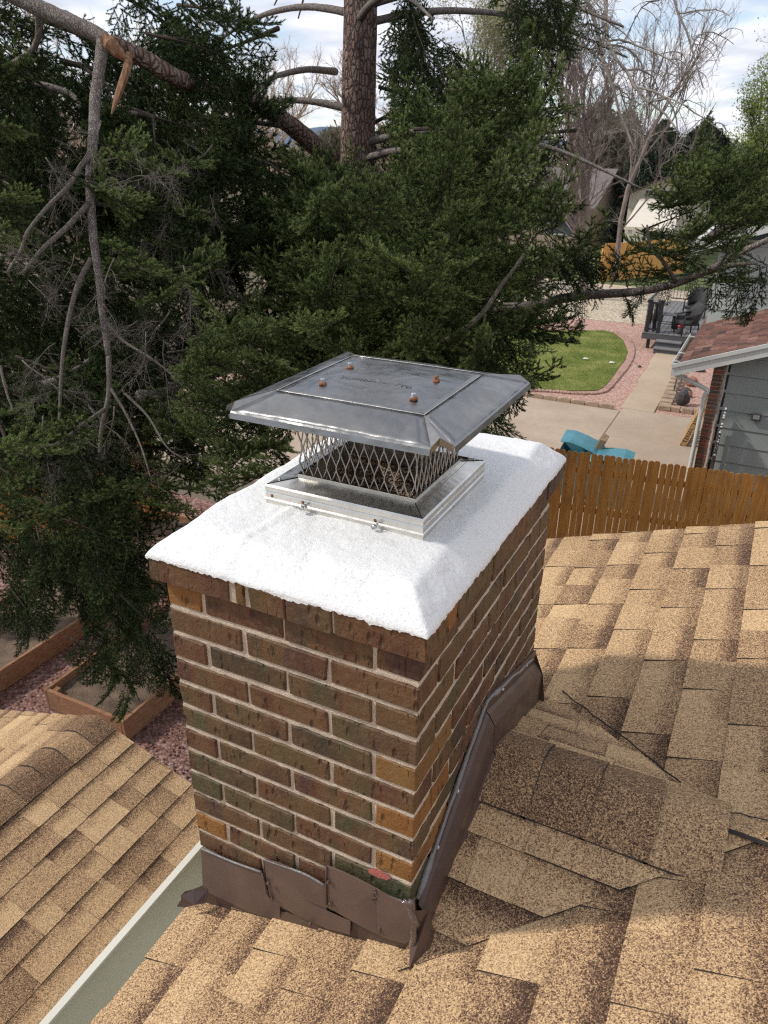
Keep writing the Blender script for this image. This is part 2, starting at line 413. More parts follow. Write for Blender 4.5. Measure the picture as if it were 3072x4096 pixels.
M_NEED2 = needle_mat('shaded_fir_needles', (.009, .016, .006), (.038, .058, .021), (.15, .19, .075))  # darker copy for back boughs; their shade is put into the colour
M_LEAFY = needle_mat('spring_leaves', (.12, .15, .03), (.21, .26, .06), (.32, .36, .12))
M_LEAFP = needle_mat('pale_buds', (.28, .27, .13), (.38, .37, .19), (.48, .46, .27))
M_JUN = needle_mat('juniper_foliage', (.03, .04, .028), (.06, .075, .05), (.11, .125, .08))
M_GRASS = needle_mat('lawn_grass', (.10, .14, .035), (.19, .235, .07), (.34, .34, .14))

# ground materials
def gravel_mat(name, cols, sc_=38, d=.012):
    t = MT(name, .9, spec=.25); v = t.vor(sc_); s_ = t.n('ShaderNodeSeparateColor'); t.l(v, s_.inputs[0])
    c = t.ramp(s_.outputs[0], [(.0, cols[0]), (.35, cols[1]), (.7, cols[2]), (1.0, cols[3])])
    e = t.vor(sc_, 'Distance'); c = t.mix(t.ramp(e, [(.35, 0), (.75, .5)]), c, tuple(x*.4 for x in cols[0]))
    c = t.mix(t.ramp(t.noise(.7, 4), [(.3, 0), (.8, .3)]), c, cols[1]); t.base(c)
    t.bump(t.math('MULTIPLY', e, -1.0), d); return t.m
M_GPINK = gravel_mat('pink_gravel', [(.36, .19, .145), (.50, .29, .23), (.58, .38, .31), (.68, .52, .44)], 26)
M_GTAN = gravel_mat('pale_river_rock', [(.38, .29, .19), (.52, .42, .30), (.62, .53, .40), (.72, .66, .56)], 13)
M_GRED = gravel_mat('red_gravel_bed', [(.14, .07, .055), (.24, .12, .095), (.33, .19, .155), (.45, .32, .28)], 30)
M_SOIL = flat('garden_soil', (.17, .115, .078), .95, 0, .35, 6, .02)
def concrete(name, c0, c1):
    t = MT(name, .85, spec=.3); n = t.noise(.9, 7, .62); c = t.ramp(n, [(.3, c0), (.7, c1)])
    c = t.mix(t.math('MULTIPLY', t.ramp(t.noise(5, 6, .7), [(.5, 0), (.8, 1)]), .25), c, tuple(x*.6 for x in c0)); t.base(c)
    t.bump(t.noise(150, 4), .001); return t.m
M_CONC = concrete('tan_concrete_drive', (.37, .285, .21), (.47, .375, .285))
M_CONC2 = concrete('tan_concrete_walk', (.42, .32, .225), (.50, .40, .29))
M_JOINT = flat('joint_dark', (.16, .11, .08), .95)
M_PAVER = flat('tan_edging_block', (.36, .26, .18), .9, 0, .22, 5, .004)
M_EDG = flat('pink_edging_stone', (.38, .235, .18), .9, 0, .2, 5, .004)
t = MT('lawn', .95, spec=.1); n = t.noise(1.3, 6, .6); c = t.ramp(n, [(.3, (.11, .16, .03)), (.5, (.22, .25, .06)), (.72, (.36, .35, .12))]); c = t.mix(t.ramp(t.noise(40, 4), [(.4, 0), (.7, .4)]), c, (.05, .07, .02)); t.base(c); t.bump(t.noise(60), .03); M_LAWN = t.m
t = MT('earth', .95, spec=.1); t.base(t.ramp(t.noise(.15, 6), [(.3, (.11, .095, .06)), (.7, (.19, .155, .115))])); M_EARTH = t.m
M_RSH = None
def roof_red():
    t = MT('maroon_roof_shingle', .9, spec=.2)
    a = t.n('ShaderNodeAttribute', attribute_name='tone'); s_ = t.n('ShaderNodeSeparateColor'); t.l(a.outputs['Color'], s_.inputs[0])
    f = t.math('ADD', t.math('MULTIPLY', s_.outputs[0], .7), t.math('MULTIPLY', t.noise(30, 4, .7, stretch=(.5, 2, 1)), .5))
    c = t.ramp(f, [(.2, (.05, .034, .032)), (.45, (.115, .062, .05)), (.7, (.18, .088, .066)), (1, (.25, .15, .12))]); t.base(c); t.bump(t.noise(90), .004); return t.m
M_RSH = roof_red()
M_FARROOF = flat('grey_brown_far_roof', (.15, .125, .115), .9, 0, .2, 2)
M_CREAM = flat('cream_far_siding', (.66, .60, .50), .7, 0, .05, 2)
M_BLUE = flat('teal_bin_plastic', (.08, .27, .33), .45, 0, .12, 3)
M_BLACK = flat('black_metal', (.018, .018, .022), .45, 0, .2, 10)
M_WICK = flat('black_wicker', (.020, .019, .019), .6, 0, .3, 60, .004)
M_DECK = flat('grey_deck_boards', (.17, .165, .165), .7, 0, .15, 4)
M_DECKD = flat('dark_grey_deck', (.085, .085, .09), .7, 0, .15, 4)
M_REDB = flat('red_brick_veneer', (.26, .085, .055), .85, 0, .35, 7, .003)
M_BRNB = flat('brown_brick_veneer', (.14, .085, .06), .85, 0, .3, 7, .003)
M_MORTP = flat('pale_ragged_mortar', (.48, .42, .36), .95, 0, .2, 20, .01)
M_ROCKD = flat('dark_boulder', (.085, .075, .075), .9, 0, .35, 6, .02)
M_ROCKR = flat('red_boulder', (.33, .16, .11), .9, 0, .3, 6, .02)
M_GLASS = flat('window_dark_glass', (.05, .06, .07), .15, 0, .2, 3)
M_CARTON = flat('cardboard', (.30, .21, .13), .9, 0, .15, 5)
M_RED = flat('red_plastic', (.5, .03, .05), .5)
M_WHP = flat('white_plastic', (.7, .7, .7), .5)
M_LAMP = flat('pewter_wall_lamp', (.07, .065, .065), .5)
t = MT('black_edge_line', .5); t.base((.012, .012, .016)); M_VLINE = t.m

# ---------------------------------------------------------------- setting: ground
def sheet(name, poly, z, mat, **props):
    mb = MB(); n = len(poly); mb.add([(p[0], p[1], z) for p in poly], [tuple(range(n))]); props.setdefault('kind', 'structure')
    return mb.obj(name, mat, None, **props)
mb = MB(); S = 1500
mb.add([(-S, -S, G-.02), (S, -S, G-.02), (S, S, G-.02), (-S, S, G-.02)], [(0, 1, 2, 3)])
mb.obj('ground', M_EARTH, None, kind='structure')
gp = lambda x, y: onz(*c4(x, y), G)
# pink gravel yard around the lawn
y_edge = gp(865, 965)[1]
sheet('pink_gravel_yard', [(-14, 10.2), (4, 10.2), (4, 29.2), (-14, 29.2)], G-.012, M_GPINK)
sheet('river_rock_yard', [(-16, 28.6), (4, 28.9), (4, 37.6), (-16, 39)], G-.006, M_GTAN)
WL = gp(865, 985); WR = gp(1060, 985); WFL = gp(1040, 685); WFR = gp(1175, 690)
# driveway slab in two panels with joint
jx = gp(735, 1185)[0]; jx2 = gp(865, 975)[0]; dy1 = gp(600, 962)[1]
mb = MB(); bxx(mb, -12, jx-.012, 10.05, dy1, G-.1, G+.02); mb.obj('driveway', M_CONC, None, kind='structure')
mb = MB(); bxx(mb, jx+.012, 6, 10.05, dy1+.25, G-.1, G+.02); mb.obj('driveway', M_CONC, None, kind='structure')
mb = MB(); bxx(mb, jx-.012, jx+.012, 10.05, dy1, G-.1, G+.012); mb.obj('driveway_joint', M_JOINT, None, kind='structure')
# walkway panels
wy = [dy1+.26, gp(1000, 850)[1], gp(1010, 745)[1], WFL[1]+.1]
for i in range(3):
    mb = MB(); cham(mb, ((WL[0]+WR[0])/2-.09*i*.6, (wy[i]+wy[i+1])/2, G-.03), (WR[0]-WL[0], wy[i+1]-wy[i]-.015, .11), .006)
    mb.obj('walkway', M_CONC2, None, kind='structure')
# lawn
LP = [gp(*q) for q in [(300, 560), (470, 563), (650, 566), (780, 566), (830, 580), (880, 615), (905, 680), (890, 725), (858, 765), (820, 820), (780, 868), (740, 888), (600, 890), (430, 880), (300, 872), (150, 860), (60, 780), (90, 680), (160, 600)]]
sheet('lawn', [(p[0], p[1]) for p in LP][::-1], G+.006, M_LAWN)
def inpoly(x, y, P):
    c = False; n = len(P); j = n-1
    for i in range(n):
        if (P[i][1] > y) != (P[j][1] > y) and x < (P[j][0]-P[i][0])*(y-P[i][1])/(P[j][1]-P[i][1])+P[i][0]: c = not c
        j = i
    return c
def grass(name, P, n, h, z):
    xs = [p[0] for p in P]; ys = [p[1] for p in P]; mb_v = []; cs = []
    k = 0
    while k < n:
        x = rng.uniform(min(xs), max(xs)); y = rng.uniform(min(ys), max(ys))
        if not inpoly(x, y, P): continue
        k += 1; a = rng.uniform(0, 6.28); hh = h*rng.uniform(.5, 1.2); lx, ly = rng.normal(0, .4*hh, 2); wd = .004
        if mn.noise((x*1.5, y*1.5, 0)) < -.25: hh *= .5
        mb_v += [(x-wd*math.cos(a), y-wd*math.sin(a), z), (x+wd*math.cos(a), y+wd*math.sin(a), z), (x+lx, y+ly, z+hh)]
        t_ = min(1, max(0, .45+.7*mn.noise((x*.9, y*.9, 3))+rng.normal(0, .15))); cs += [(t_, t_, t_, 1)]*3
    mb = MB(); mb.v = mb_v; mb.c = cs; mb.n = len(mb_v)
    mb.f = [(3*i, 3*i+1, 3*i+2) for i in range(k)]; mb.m = [0]*k; mb.sm = [False]*k; mb.uv = [(0, 0)]*(3*k)
    return mb.obj(name, M_GRASS, None, kind='stuff', label='short patchy green lawn grass', category='grass')
grass('grass', LP, 26000, .05, G+.006)
# far yard grass behind the far fence
FL = [gp(730, 195), gp(1060, 125), gp(1000, 95), gp(640, 120)]
sheet('far_lawn', [(-16, 37.8), (4, 37.0), (6, 62), (-30, 62)], G-.002, flat('far_lawn_green', (.10, .125, .04), .95, 0, .3, .8))
# red gravel bed yard at left, soil, real stones
sheet('red_gravel_yard', [(-14, -3), (-1.3, -3), (-1.3, 8.9), (-14, 8.9)], G-.008, M_GRED)
def stones(name, x0, x1, y0, y1, n, smin, smax, z, mat, label, excl=None, cat='gravel'):
    k = 0; vs = np.zeros((n, 6, 3)); base = np.array([(1, 0, 0), (-1, 0, 0), (0, 1, 0), (0, -1, 0), (0, 0, 1), (0, 0, -1)], float)
    F = np.array([(0, 2, 4), (2, 1, 4), (1, 3, 4), (3, 0, 4), (2, 0, 5), (1, 2, 5), (3, 1, 5), (0, 3, 5)])
    while k < n:
        x = rng.uniform(x0, x1); y = rng.uniform(y0, y1)
        if excl and excl(x, y): continue
        s_ = rng.uniform(smin, smax); a = rng.uniform(0, 6.28); v = base*np.array([1, rng.uniform(.5, .9), rng.uniform(.4, .7)])*s_+rng.normal(0, s_*.14, (6, 3))
        c, s2 = math.cos(a), math.sin(a); v = v @ np.array([[c, s2, 0], [-s2, c, 0], [0, 0, 1]])
        vs[k] = v+np.array([x, y, z+s_*.2]); k += 1
    mb = MB(); mb.v = [tuple(p) for p in vs.reshape(-1, 3)]; mb.c = [(1, 1, 1, 1)]*(6*n); mb.n = 6*n
    mb.f = [tuple(int(q) for q in (F[j]+6*i)) for i in range(n) for j in range(8)]; mb.m = [0]*(8*n); mb.sm = [False]*(8*n); mb.uv = [(0, 0)]*(24*n)
    return mb.obj(name, mat, None, kind='stuff', label=label, category=cat)

# raised beds
BZ = G+.28
b1 = onz(192, 2748, BZ); b2 = onz(487, 2887, BZ); b3 = onz(374, 2631, BZ); b4 = onz(0, 2690, BZ); b5 = onz(343, 2448, BZ)
XA0, XA1, YA0, YA1 = b1[0], b2[0], (b1[1]+b2[1])/2, b1[1]+4.2
XB1 = (b4[0]+b5[0])/2; XB0 = XB1-1.3; YB0, YB1 = b4[1]-1.0, b4[1]+4.3
def bed(x0, x1, y0, y1, label):
    r = empty('raised_garden_bed', (x0, y0, G), label=label, category='garden bed', group='raised garden beds below the roof')
    zc = (G+BZ)/2; h = BZ-G; T = .045
    for (c, s_) in (((x0, (y0+y1)/2, zc), (T, y1-y0+T, h)), ((x1, (y0+y1)/2, zc), (T, y1-y0+T, h)), (((x0+x1)/2, y0, zc+.004), (x1-x0-T, T, h)), (((x0+x1)/2, y1, zc+.004), (x1-x0-T, T, h))):
        m = MB(); cham(m, c, s_, .005, None, .002); m.obj('board', M_BEDW, r)
    for (x, y) in ((x0+.07, y0+.07), (x1-.07, y0+.07), (x0+.07, y1-.07), (x1-.07, y1-.07)):
        m = MB(); cham(m, (x, y, zc-.02), (.085, .085, h-.02), .005); m.obj('corner_post', M_BEDW, r)
    m = MB(); nx, ny = 16, 46; vs = [(x0+(x1-x0)*i/(nx-1), y0+(y1-y0)*j/(ny-1), BZ-.10+.05*mn.noise((i*.5, j*.5, x0))) for i in range(nx) for j in range(ny)]
    m.add(vs, [(i*ny+j, (i+1)*ny+j, (i+1)*ny+j+1, i*ny+j+1) for i in range(nx-1) for j in range(ny-1)], smooth=True)
    m.obj('soil', M_SOIL, r)
    return r
bed(XA0, XA1, YA0, YA1, 'raised wooden garden bed of bare soil right of the gravel path')
bed(XB0, XB1, YB0, YB1, 'raised wooden garden bed left of the gravel path')
inb = lambda x, y: (XA0-.03 < x < XA1+.03 and YA0-.03 < y < YA1) or (XB0 < x < XB1+.03 and YB0 < y < YB1)
stones('gravel', -8.6, -2.0, 1.2, 8.6, 11000, .010, .024, G, M_GRED, 'loose red gravel between the raised garden beds', inb)

# ---------------------------------------------------------------- own house: roofs
house = empty('house', (2.5, -1.5, G), label='tan shingled house whose roof the chimney stands on', category='house')
def clip(poly, reg):
    out = list(poly)
    n = len(reg)
    for i in range(n):
        a, b = reg[i], reg[(i+1) % n]; inp = out; out = []
        if not inp: return []
        def side(p): return (b[0]-a[0])*(p[1]-a[1])-(b[1]-a[1])*(p[0]-a[0])
        for j in range(len(inp)):
            p, q = inp[j], inp[(j+1) % len(inp)]; sp_, sq = side(p), side(q)
            if sp_ >= 0: out.append(p)
            if (sp_ >= 0) != (sq >= 0):
                t_ = sp_/(sp_-sq); out.append((p[0]+(q[0]-p[0])*t_, p[1]+(q[1]-p[1])*t_))
    return out
class Plane:
    """u along the courses, v upslope"""
    def __init__(s, O, U, V):
        s.O = np.array(O, float); s.U = np.array(U, float); s.U /= np.linalg.norm(s.U)
        s.V = np.array(V, float); s.V /= np.linalg.norm(s.V); s.N = np.cross(s.U, s.V); s.flip = s.N[2] < 0
        if s.flip: s.N = -s.N
    def p(s, u, v, h=0): return s.O+s.U*u+s.V*v+s.N*h
    def uv(s, P): d = np.array(P, float)-s.O; return float(d@s.U), float(d@s.V)
def slab(mb, pl, poly, v0, v1, h0, h1, col, bot=-.003):
    if len(poly) < 3: return False
    A = 0
    for i in range(len(poly)): a, b = poly[i], poly[(i+1) % len(poly)]; A += a[0]*b[1]-a[1]*b[0]
    if abs(A) < 2e-5: return False
    if A < 0: poly = poly[::-1]
    if pl.flip: poly = poly[::-1]
    n = len(poly); hh = lambda v: h0+(h1-h0)*(v-v0)/(v1-v0)
    vs = [pl.p(u, v, hh(v)) for u, v in poly]+[pl.p(u, v, bot) for u, v in poly]
    uvs = [(u, (v-v0)/(v1-v0)) for u, v in poly]*2
    mb.add(vs, [tuple(range(n))], uvs=uvs, col=col)
    mb.add(vs, [(n+i, n+(i+1) % n, (i+1) % n, i) for i in range(n)], mi=1, col=col); return True
EXP = .1428
def shingles(pl, region, v_first, v_max, parent, visible, stuff, mat=None, umin=None, umax=None, lmin=.12, lmax=.22, single_name='shingle', seed=0, e=EXP, hs=1.0, sawedge=0.0):
    r = np.random.default_rng(seed); us = [p[0] for p in region]; u0 = min(us) if umin is None else umin; u1 = max(us) if umax is None else umax
    v = v_first
    lasttone = .5
    while v < v_max:
        u = u0-r.uniform(0, .3); up = bool(r.integers(2)); reg = region
        while u < u1:
            L = r.uniform(lmin, lmax)*(1.15 if up else .9)
            t0 = float(np.clip(r.normal(.55, .20), 0, 1)); band = float(np.clip(r.normal(.8 if not up else .5, .3), 0, 1))
            h0 = (.0098 if up else .0046)*hs+r.uniform(0, .0012); sl = .006 if up else 0
            quad = [(u-sl+(0 if up else -.006), v), (u+L+sl+(0 if up else .006), v), (u+L, v+e+.006), (u, v+e+.006)]
            poly = clip(quad, reg)
            if poly:
                col = (t0, band, 0, 1); wc = pl.p(u+L/2, v+e/2)
                vis = visible(wc)
                tgt = MB() if vis else stuff
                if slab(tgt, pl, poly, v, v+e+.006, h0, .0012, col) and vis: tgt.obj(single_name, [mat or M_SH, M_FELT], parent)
            u += L+.0014; up = not up
        v += e
def proj(P):
    d = np.array(P, float)-CO; z = d@CF
    return 1536+FPX*(d@CR)/z, 2048-FPX*(d@CU)/z, z
def invis(P, m=60):
    x, y, z = proj(P); return z > .1 and -m < x < 3072+m and -m < y < 4096+m
ZM = -.752; SM = 1/3.0
ROOF_Y1 = 2.335; EAVE_X = -.643
c_ = math.cos(math.atan(SM)); s_ = math.sin(math.atan(SM))
mainp = Plane((EAVE_X, 0, ZM+EAVE_X*SM), (0, -1, 0), (c_, 0, s_))
# roof deck
up_roof = MB()
def roofdeck(mb, x0, x1, y0, y1, th=.03, dz=-.006, sgn=1, ridge=0):
    z = lambda x: ZM+x*SM+dz
    vs = [(x0, y0, z(x0)), (x1, y0, z(x1)), (x1, y1, z(x1)), (x0, y1, z(x0)), (x0, y0, z(x0)-th), (x1, y0, z(x1)-th), (x1, y1, z(x1)-th), (x0, y1, z(x0)-th)]
    mb.add(vs, [(0, 1, 2, 3), (7, 6, 5, 4), (0, 4, 5, 1), (1, 5, 6, 2), (2, 6, 7, 3), (3, 7, 4, 0)])
RX = 4.2
roofdeck(up_roof, EAVE_X+.01, RX, -7, ROOF_Y1-.01)
zr = ZM+RX*SM-.006
vs = [(RX, -7, zr), (2*RX-EAVE_X, -7, ZM+EAVE_X*SM), (2*RX-EAVE_X, ROOF_Y1-.01, ZM+EAVE_X*SM), (RX, ROOF_Y1-.01, zr)]
up_roof.add(vs, [(0, 1, 2, 3)])
M_FELT = flat('roof_underlay', (.05, .042, .036), .95)
upper = up_roof.obj('upper_roof', M_FELT, house)
stuff = MB()
NV = [0]
def vis_main(P):
    if -.58 < P[0] < 0 and .02 < P[1] < .9: return False
    if not (invis(P, 30) and P[2] > -3): return False
    return True
# rake ends step per course
reg = [(-ROOF_Y1, -.005), (7, -.005), (7, 5.1), (-ROOF_Y1, 5.1)]
shingles(mainp, reg, 0, 5.0, upper, vis_main, stuff, seed=11)
stuff.obj('shingle_field', [M_SH, M_FELT], upper, kind='stuff')
# far side slope of the upper roof
st2 = MB(); zz_ = ZM+RX*SM
pl2 = Plane((2*RX-EAVE_X, 0, ZM+EAVE_X*SM), (0, 1, 0), (-c_, 0, s_))
shingles(pl2, [(-7, 0), (ROOF_Y1, 0), (ROOF_Y1, 5.1), (-7, 5.1)], 0, 5.0, upper, lambda P: False, st2, seed=12, lmin=.5, lmax=.9)
st2.obj('shingle_field', [M_SH, M_FELT], upper, kind='stuff')
# rake trim + eave fascia
m = MB(); xx = [EAVE_X+.02, RX, 2*RX-EAVE_X]
for a, b in ((0, 1), (1, 2)):
    za = ZM+(min(xx[a], 2*RX-xx[a]))*SM-.04; zb = ZM+(min(xx[b], 2*RX-xx[b]))*SM-.04
    m.add([(xx[a], ROOF_Y1-.035, za), (xx[b], ROOF_Y1-.035, zb), (xx[b], ROOF_Y1-.015, zb), (xx[a], ROOF_Y1-.015, za), (xx[a], ROOF_Y1-.035, za-.14), (xx[b], ROOF_Y1-.035, zb-.14), (xx[b], ROOF_Y1-.015, zb-.14), (xx[a], ROOF_Y1-.015, za-.14)],
          [(0, 1, 2, 3), (7, 6, 5, 4), (0, 4, 5, 1), (1, 5, 6, 2), (2, 6, 7, 3), (3, 7, 4, 0)])
m.obj('rake_trim', M_GUT, house)
# walls of the house
m = MB(); bxx(m, -.15, 2*RX-.5, -6.6, 1.95, G-.02, -1.02); 
prism(m, [(-.15, -1.03), (2*RX-.5, -1.03), (RX, ZM+RX*SM-.12)], 'y', 1.80, 1.95); prism(m, [(-.15, -1.03), (2*RX-.5, -1.03), (RX, ZM+RX*SM-.12)], 'y', -6.6, -6.45)
wall = m.obj('wall', M_OWNW, house)
m = MB()
for k in range(24): bxx(m, -.162, -.1501, -6.6, 1.95, G+.1+k*.16, G+.1+k*.16+.012)
m.obj('siding_shadow_laps', M_OWNW, wall, kind='stuff')
m = MB(); bxx(m, EAVE_X+.05, -.152, -7, ROOF_Y1-.05, -1.04, -1.02); m.obj('soffit', M_GUT, house)
# gutter: runs along the eave up to the chimney and again behind it
def gutter(y0, y1):
    xo = -.768; xi = EAVE_X+.03; zt = -1.0; zb = zt-.10
    m = MB()
    prof = [(xi, zt+.045), (xi, zb), (xo+.045, zb), (xo+.020, zb+.03), (xo+.004, zt-.035), (xo, zt), (xo+.0, zt+.004)]
    n = len(prof); t_ = .0015
    out_ = [(x-t_ if i > 2 else x, z-t_) for i, (x, z) in enumerate(prof)]
    for i in range(n-1):
        a, b = prof[i], prof[i+1]; c, d = out_[i], out_[i+1]
        m.add([(a[0], y0, a[1]), (b[0], y0, b[1]), (b[0], y1, b[1]), (a[0], y1, a[1])], [(0, 1, 2, 3)])
        m.add([(c[0], y0, c[1]), (d[0], y0, d[1]), (d[0], y1, d[1]), (c[0], y1, c[1])], [(3, 2, 1, 0)], mi=1)
    for y in (y0, y1): m.add([(x, y, z) for x, z in prof], [tuple(range(n))], mi=1)
    o = m.obj('gutter', [M_GUTI, M_GUT], house)
    m = MB(); bxx(m, xo-.004, xo+.016, y0, y1, zt+.004, zt+.012); bxx(m, xo-.0055, xo-.0035, y0, y1, zt-.018, zt+.0045); m.obj('gutter_lip', M_GUT, o)
gutter(-7, .185)
gutter(.99, ROOF_Y1-.02)
m = MB(); bxx(m, EAVE_X+.012, EAVE_X+.028, -7, ROOF_Y1-.05, -1.16, -.985); m.obj('fascia', M_GUT, house)

# cricket behind the chimney
YN, YF, YR, XE = -.05, 1.03, .46, .67
ZR = ZM+XE*SM+.006
base = lambda x, y: ZM+x*SM
Pn0 = np.array([0, YN, ZM-.0]); Pf0 = np.array([0, YF, ZM]); Rc = np.array([0, YR, ZR]); Re = np.array([XE, YR, ZR])
def cricket_plane(A):
    U = Re-Rc; V = (Rc-A); V = V-U*(V@U)/(U@U); return Plane(A, U, V)
crick = MB()
crick.add([Pn0-[0, 0, .004], Re-[0, 0, .004], Rc-[0, 0, .004], Pf0-[0, 0, .004]], [(0, 1, 2), (2, 1, 3)])
cr = crick.obj('cricket', M_FELT, house)
for A, sd_, lo in ((Pn0, 21, 0), (Pf0, 22, 0)):
    pl = cricket_plane(A); a = pl.uv(A+np.array([.0, 0, 0])); b = pl.uv(Re+(Re-A)*.03); c = pl.uv(Rc)
    d_ = pl.uv(A+np.array([0, (A-Rc)[1]*.02, 0]))
    R_ = [d_, b, c]
    ar = (R_[1][0]-R_[0][0])*(R_[2][1]-R_[0][1])-(R_[1][1]-R_[0][1])*(R_[2][0]-R_[0][0])
    if ar < 0: R_ = R_[::-1]
    # a little lift so courses read on top of the main roof near the valley
    pl.O = pl.O+pl.N*.003
    st = MB(); shingles(pl, R_, -.02, c[1], cr, lambda P: True, st, seed=sd_, e=.118, hs=1.3, lmin=.13, lmax=.22)
# ridge caps, alternately darker
def ridgecap(parent, x0, x1, tone, axis='x', yc=YR, zc=ZR, half=.12, kn=.42, kf=.40, butt=1, th0=.016, th1=.008, name='ridge_cap'):
    m = MB(); nseg = 8; vs = []; uvs = []
    for (x, th) in ((x0, th1 if butt > 0 else th0), (x1, th0 if butt > 0 else th1)):
        for side in (0, 1):
            for i in range(nseg+1):
                t_ = -1+2*i/nseg; y = t_*half; k = kn if t_ < 0 else kf
                drop = k*(math.sqrt(y*y+.02**2)-.02)
                z = zc-drop+(th*(1-.88*abs(t_)**3) if side == 0 else -.004)
                p = (x, yc+y, z) if axis == 'x' else (yc+y, x, z)
                vs.append(p); uvs.append((y, .3))
    n = nseg+1; fs = []
    for i in range(nseg):
        fs.append((i, i+1, 2*n+i+1, 2*n+i)); fs.append((n+i, 2*n+n+i, 2*n+n+i+1, n+i+1))
        fs.append((i, n+i, n+i+1, i+1)); fs.append((2*n+i, 2*n+i+1, 3*n+i+1, 3*n+i))
    fs += [(0, 2*n, 3*n, n), (n-1, 2*n-1, 4*n-1, 3*n-1)]
    m.add(vs, fs[:4*nseg:4], uvs=uvs, col=(tone, .1, 0, 1)); m.add(vs, [f for i, f in enumerate(fs) if i >= 4*nseg or i % 4], mi=1, col=(tone, .1, 0, 1)); return m.obj(name, [M_SH, M_FELT], parent)
for x0, x1, tn in ((.02, .160, .0), (.146, .305, -.14), (.291, .450, .0), (.438, .60, .42)):
    ridgecap(cr, x0, x1, tn, yc=YR, zc=ZR+.004, half=.138, th0=.028, th1=.008, kn=(ZR-ZM)/(YR-YN), kf=(ZR-ZM)/(YF-YR))
# black tubes added to draw the cut shingle edge along the far valley
def wob(a, b, n, amp, seed=0):
    r = np.random.default_rng(seed); return np.array([np.array(a)+(np.array(b)-np.array(a))*i/n+r.normal(0, amp, 3)*(0 < i < n) for i in range(n+1)])
def vmain(x, y, h=.012): return (x, y, ZM+x*SM+h)
m = MB(); tube(m, wob(vmain(.084, 1.022), vmain(.567, .541, .016), 16, .0022, 3), .0021, 5); tube(m, wob(vmain(.567, .541, .012), vmain(.72, .522, .009), 8, .0015, 4), .0014, 5)
m.obj('valley_edge_line', M_VLINE, cr)

# lower roof
LS = 1/3.0; LZ = -3.05          # z = LZ - LS*x on the slope facing the chimney
RLX = -2.63; RLZ = LZ-LS*RLX; LY1 = 1.375
c2_, s2_ = math.cos(math.atan(LS)), math.sin(math.atan(LS))
lowA = Plane((-.5, 0, LZ+LS*.5), (0, 1, 0), (-c2_, 0, s2_))
m = MB(); zt = lambda x: (LZ-LS*x) if x > RLX else (RLZ-LS*(RLX-x))
for xa, xb in ((RLX, -.16), (RLX-2.3, RLX)):
    za, zb = zt(xa)-.006, zt(xb)-.006
    m.add([(xa, -5, za), (xb, -5, zb), (xb, LY1-.01, zb), (xa, LY1-.01, za), (xa, -5, za-.03), (xb, -5, zb-.03), (xb, LY1-.01, zb-.03), (xa, LY1-.01, za-.03)],
          [(0, 1, 2, 3), (7, 6, 5, 4), (0, 4, 5, 1), (1, 5, 6, 2), (2, 6, 7, 3), (3, 7, 4, 0)])
lower = m.obj('lower_roof', M_FELT, house)
LSL = (-.5-RLX)/c2_
stl = MB()
voff = (( -.5-(-1.941-.02))/c2_) % EXP
shingles(lowA, [(-5, -.4), (LY1, -.4), (LY1, LSL-.02), (-5, LSL-.02)], voff-EXP*3, LSL, lower, lambda P: invis(P, 20) and P[0] < -.62, stl, seed=31, lmin=.12, lmax=.22)
lowB = Plane((RLX-2.3, 0, RLZ-LS*2.3), (0, -1, 0), (c2_, 0, s2_))
shingles(lowB, [(-LY1, 0), (5, 0), (5, 2.3/c2_-.02), (-LY1, 2.3/c2_-.02)], 0, 2.3/c2_, lower, lambda P: invis(P, 20), stl, seed=32, lmin=.13, lmax=.24)
stl.obj('shingle_field', [M_SH, M_FELT], lower, kind='stuff')
yy = LY1
k = 0
while yy > -2.2:
    ridgecap(lower, yy-.165, yy, [-.20, .15, -.25, -.2, .0, -.1][k % 6], 'y', yc=RLX, zc=RLZ+.006, half=.135, kn=LS, kf=LS, butt=-1, th0=.020, th1=.008); yy -= .155; k += 1
m = MB(); bxx(m, RLX-2.0, -.2, -4.9, LY1-.2, G-.02, LZ+.08)
prism(m, [(RLX-2.0, LZ+.07), (-.3, LZ+.07), (-.3, LZ+.09), (RLX, RLZ-.06)], 'y', LY1-.35, LY1-.2); m.obj('wall', M_OWNW, house)
m = MB()
for xa, xb in ((RLX, -.3), (RLX-2.28, RLX)):
    za, zb = zt(xa)-.038, zt(xb)-.038
    m.add([(xa, LY1-.035, za), (xb, LY1-.035, zb), (xb, LY1-.015, zb), (xa, LY1-.015, za), (xa, LY1-.035, za-.13), (xb, LY1-.035, zb-.13), (xb, LY1-.015, zb-.13), (xa, LY1-.015, za-.13)],
          [(0, 1, 2, 3), (7, 6, 5, 4), (0, 4, 5, 1), (1, 5, 6, 2), (2, 6, 7, 3), (3, 7, 4, 0)])
m.obj('rake_trim', M_GUT, house)

# ---------------------------------------------------------------- chimney
chim = empty('brick_chimney', (-.3, .45, G), label='rectangular brick chimney with white coated top rising through the shingled roof', category='chimney')
MOD = .2032; JT = .0098; CH = .0677; X0, X1, Y0, Y1 = -.600, 0.0, 0.0, .905
m = MB(); I = .0045
SH = (-.40, -.14, .24, .52)   # flue shaft x0 x1 y0 y1
def ringbox(m, x0, x1, y0, y1, z0, z1, h):
    bxx(m, x0, h[0], y0, y1, z0, z1); bxx(m, h[1], x1, y0, y1, z0, z1); bxx(m, h[0], h[1], y0, h[2], z0, z1); bxx(m, h[0], h[1], h[3], y1, z0, z1)
ringbox(m, X0+I, X1-I, Y0+I, Y1-I, G, .074, SH)
m.obj('mortar_core', M_MORT, chim)
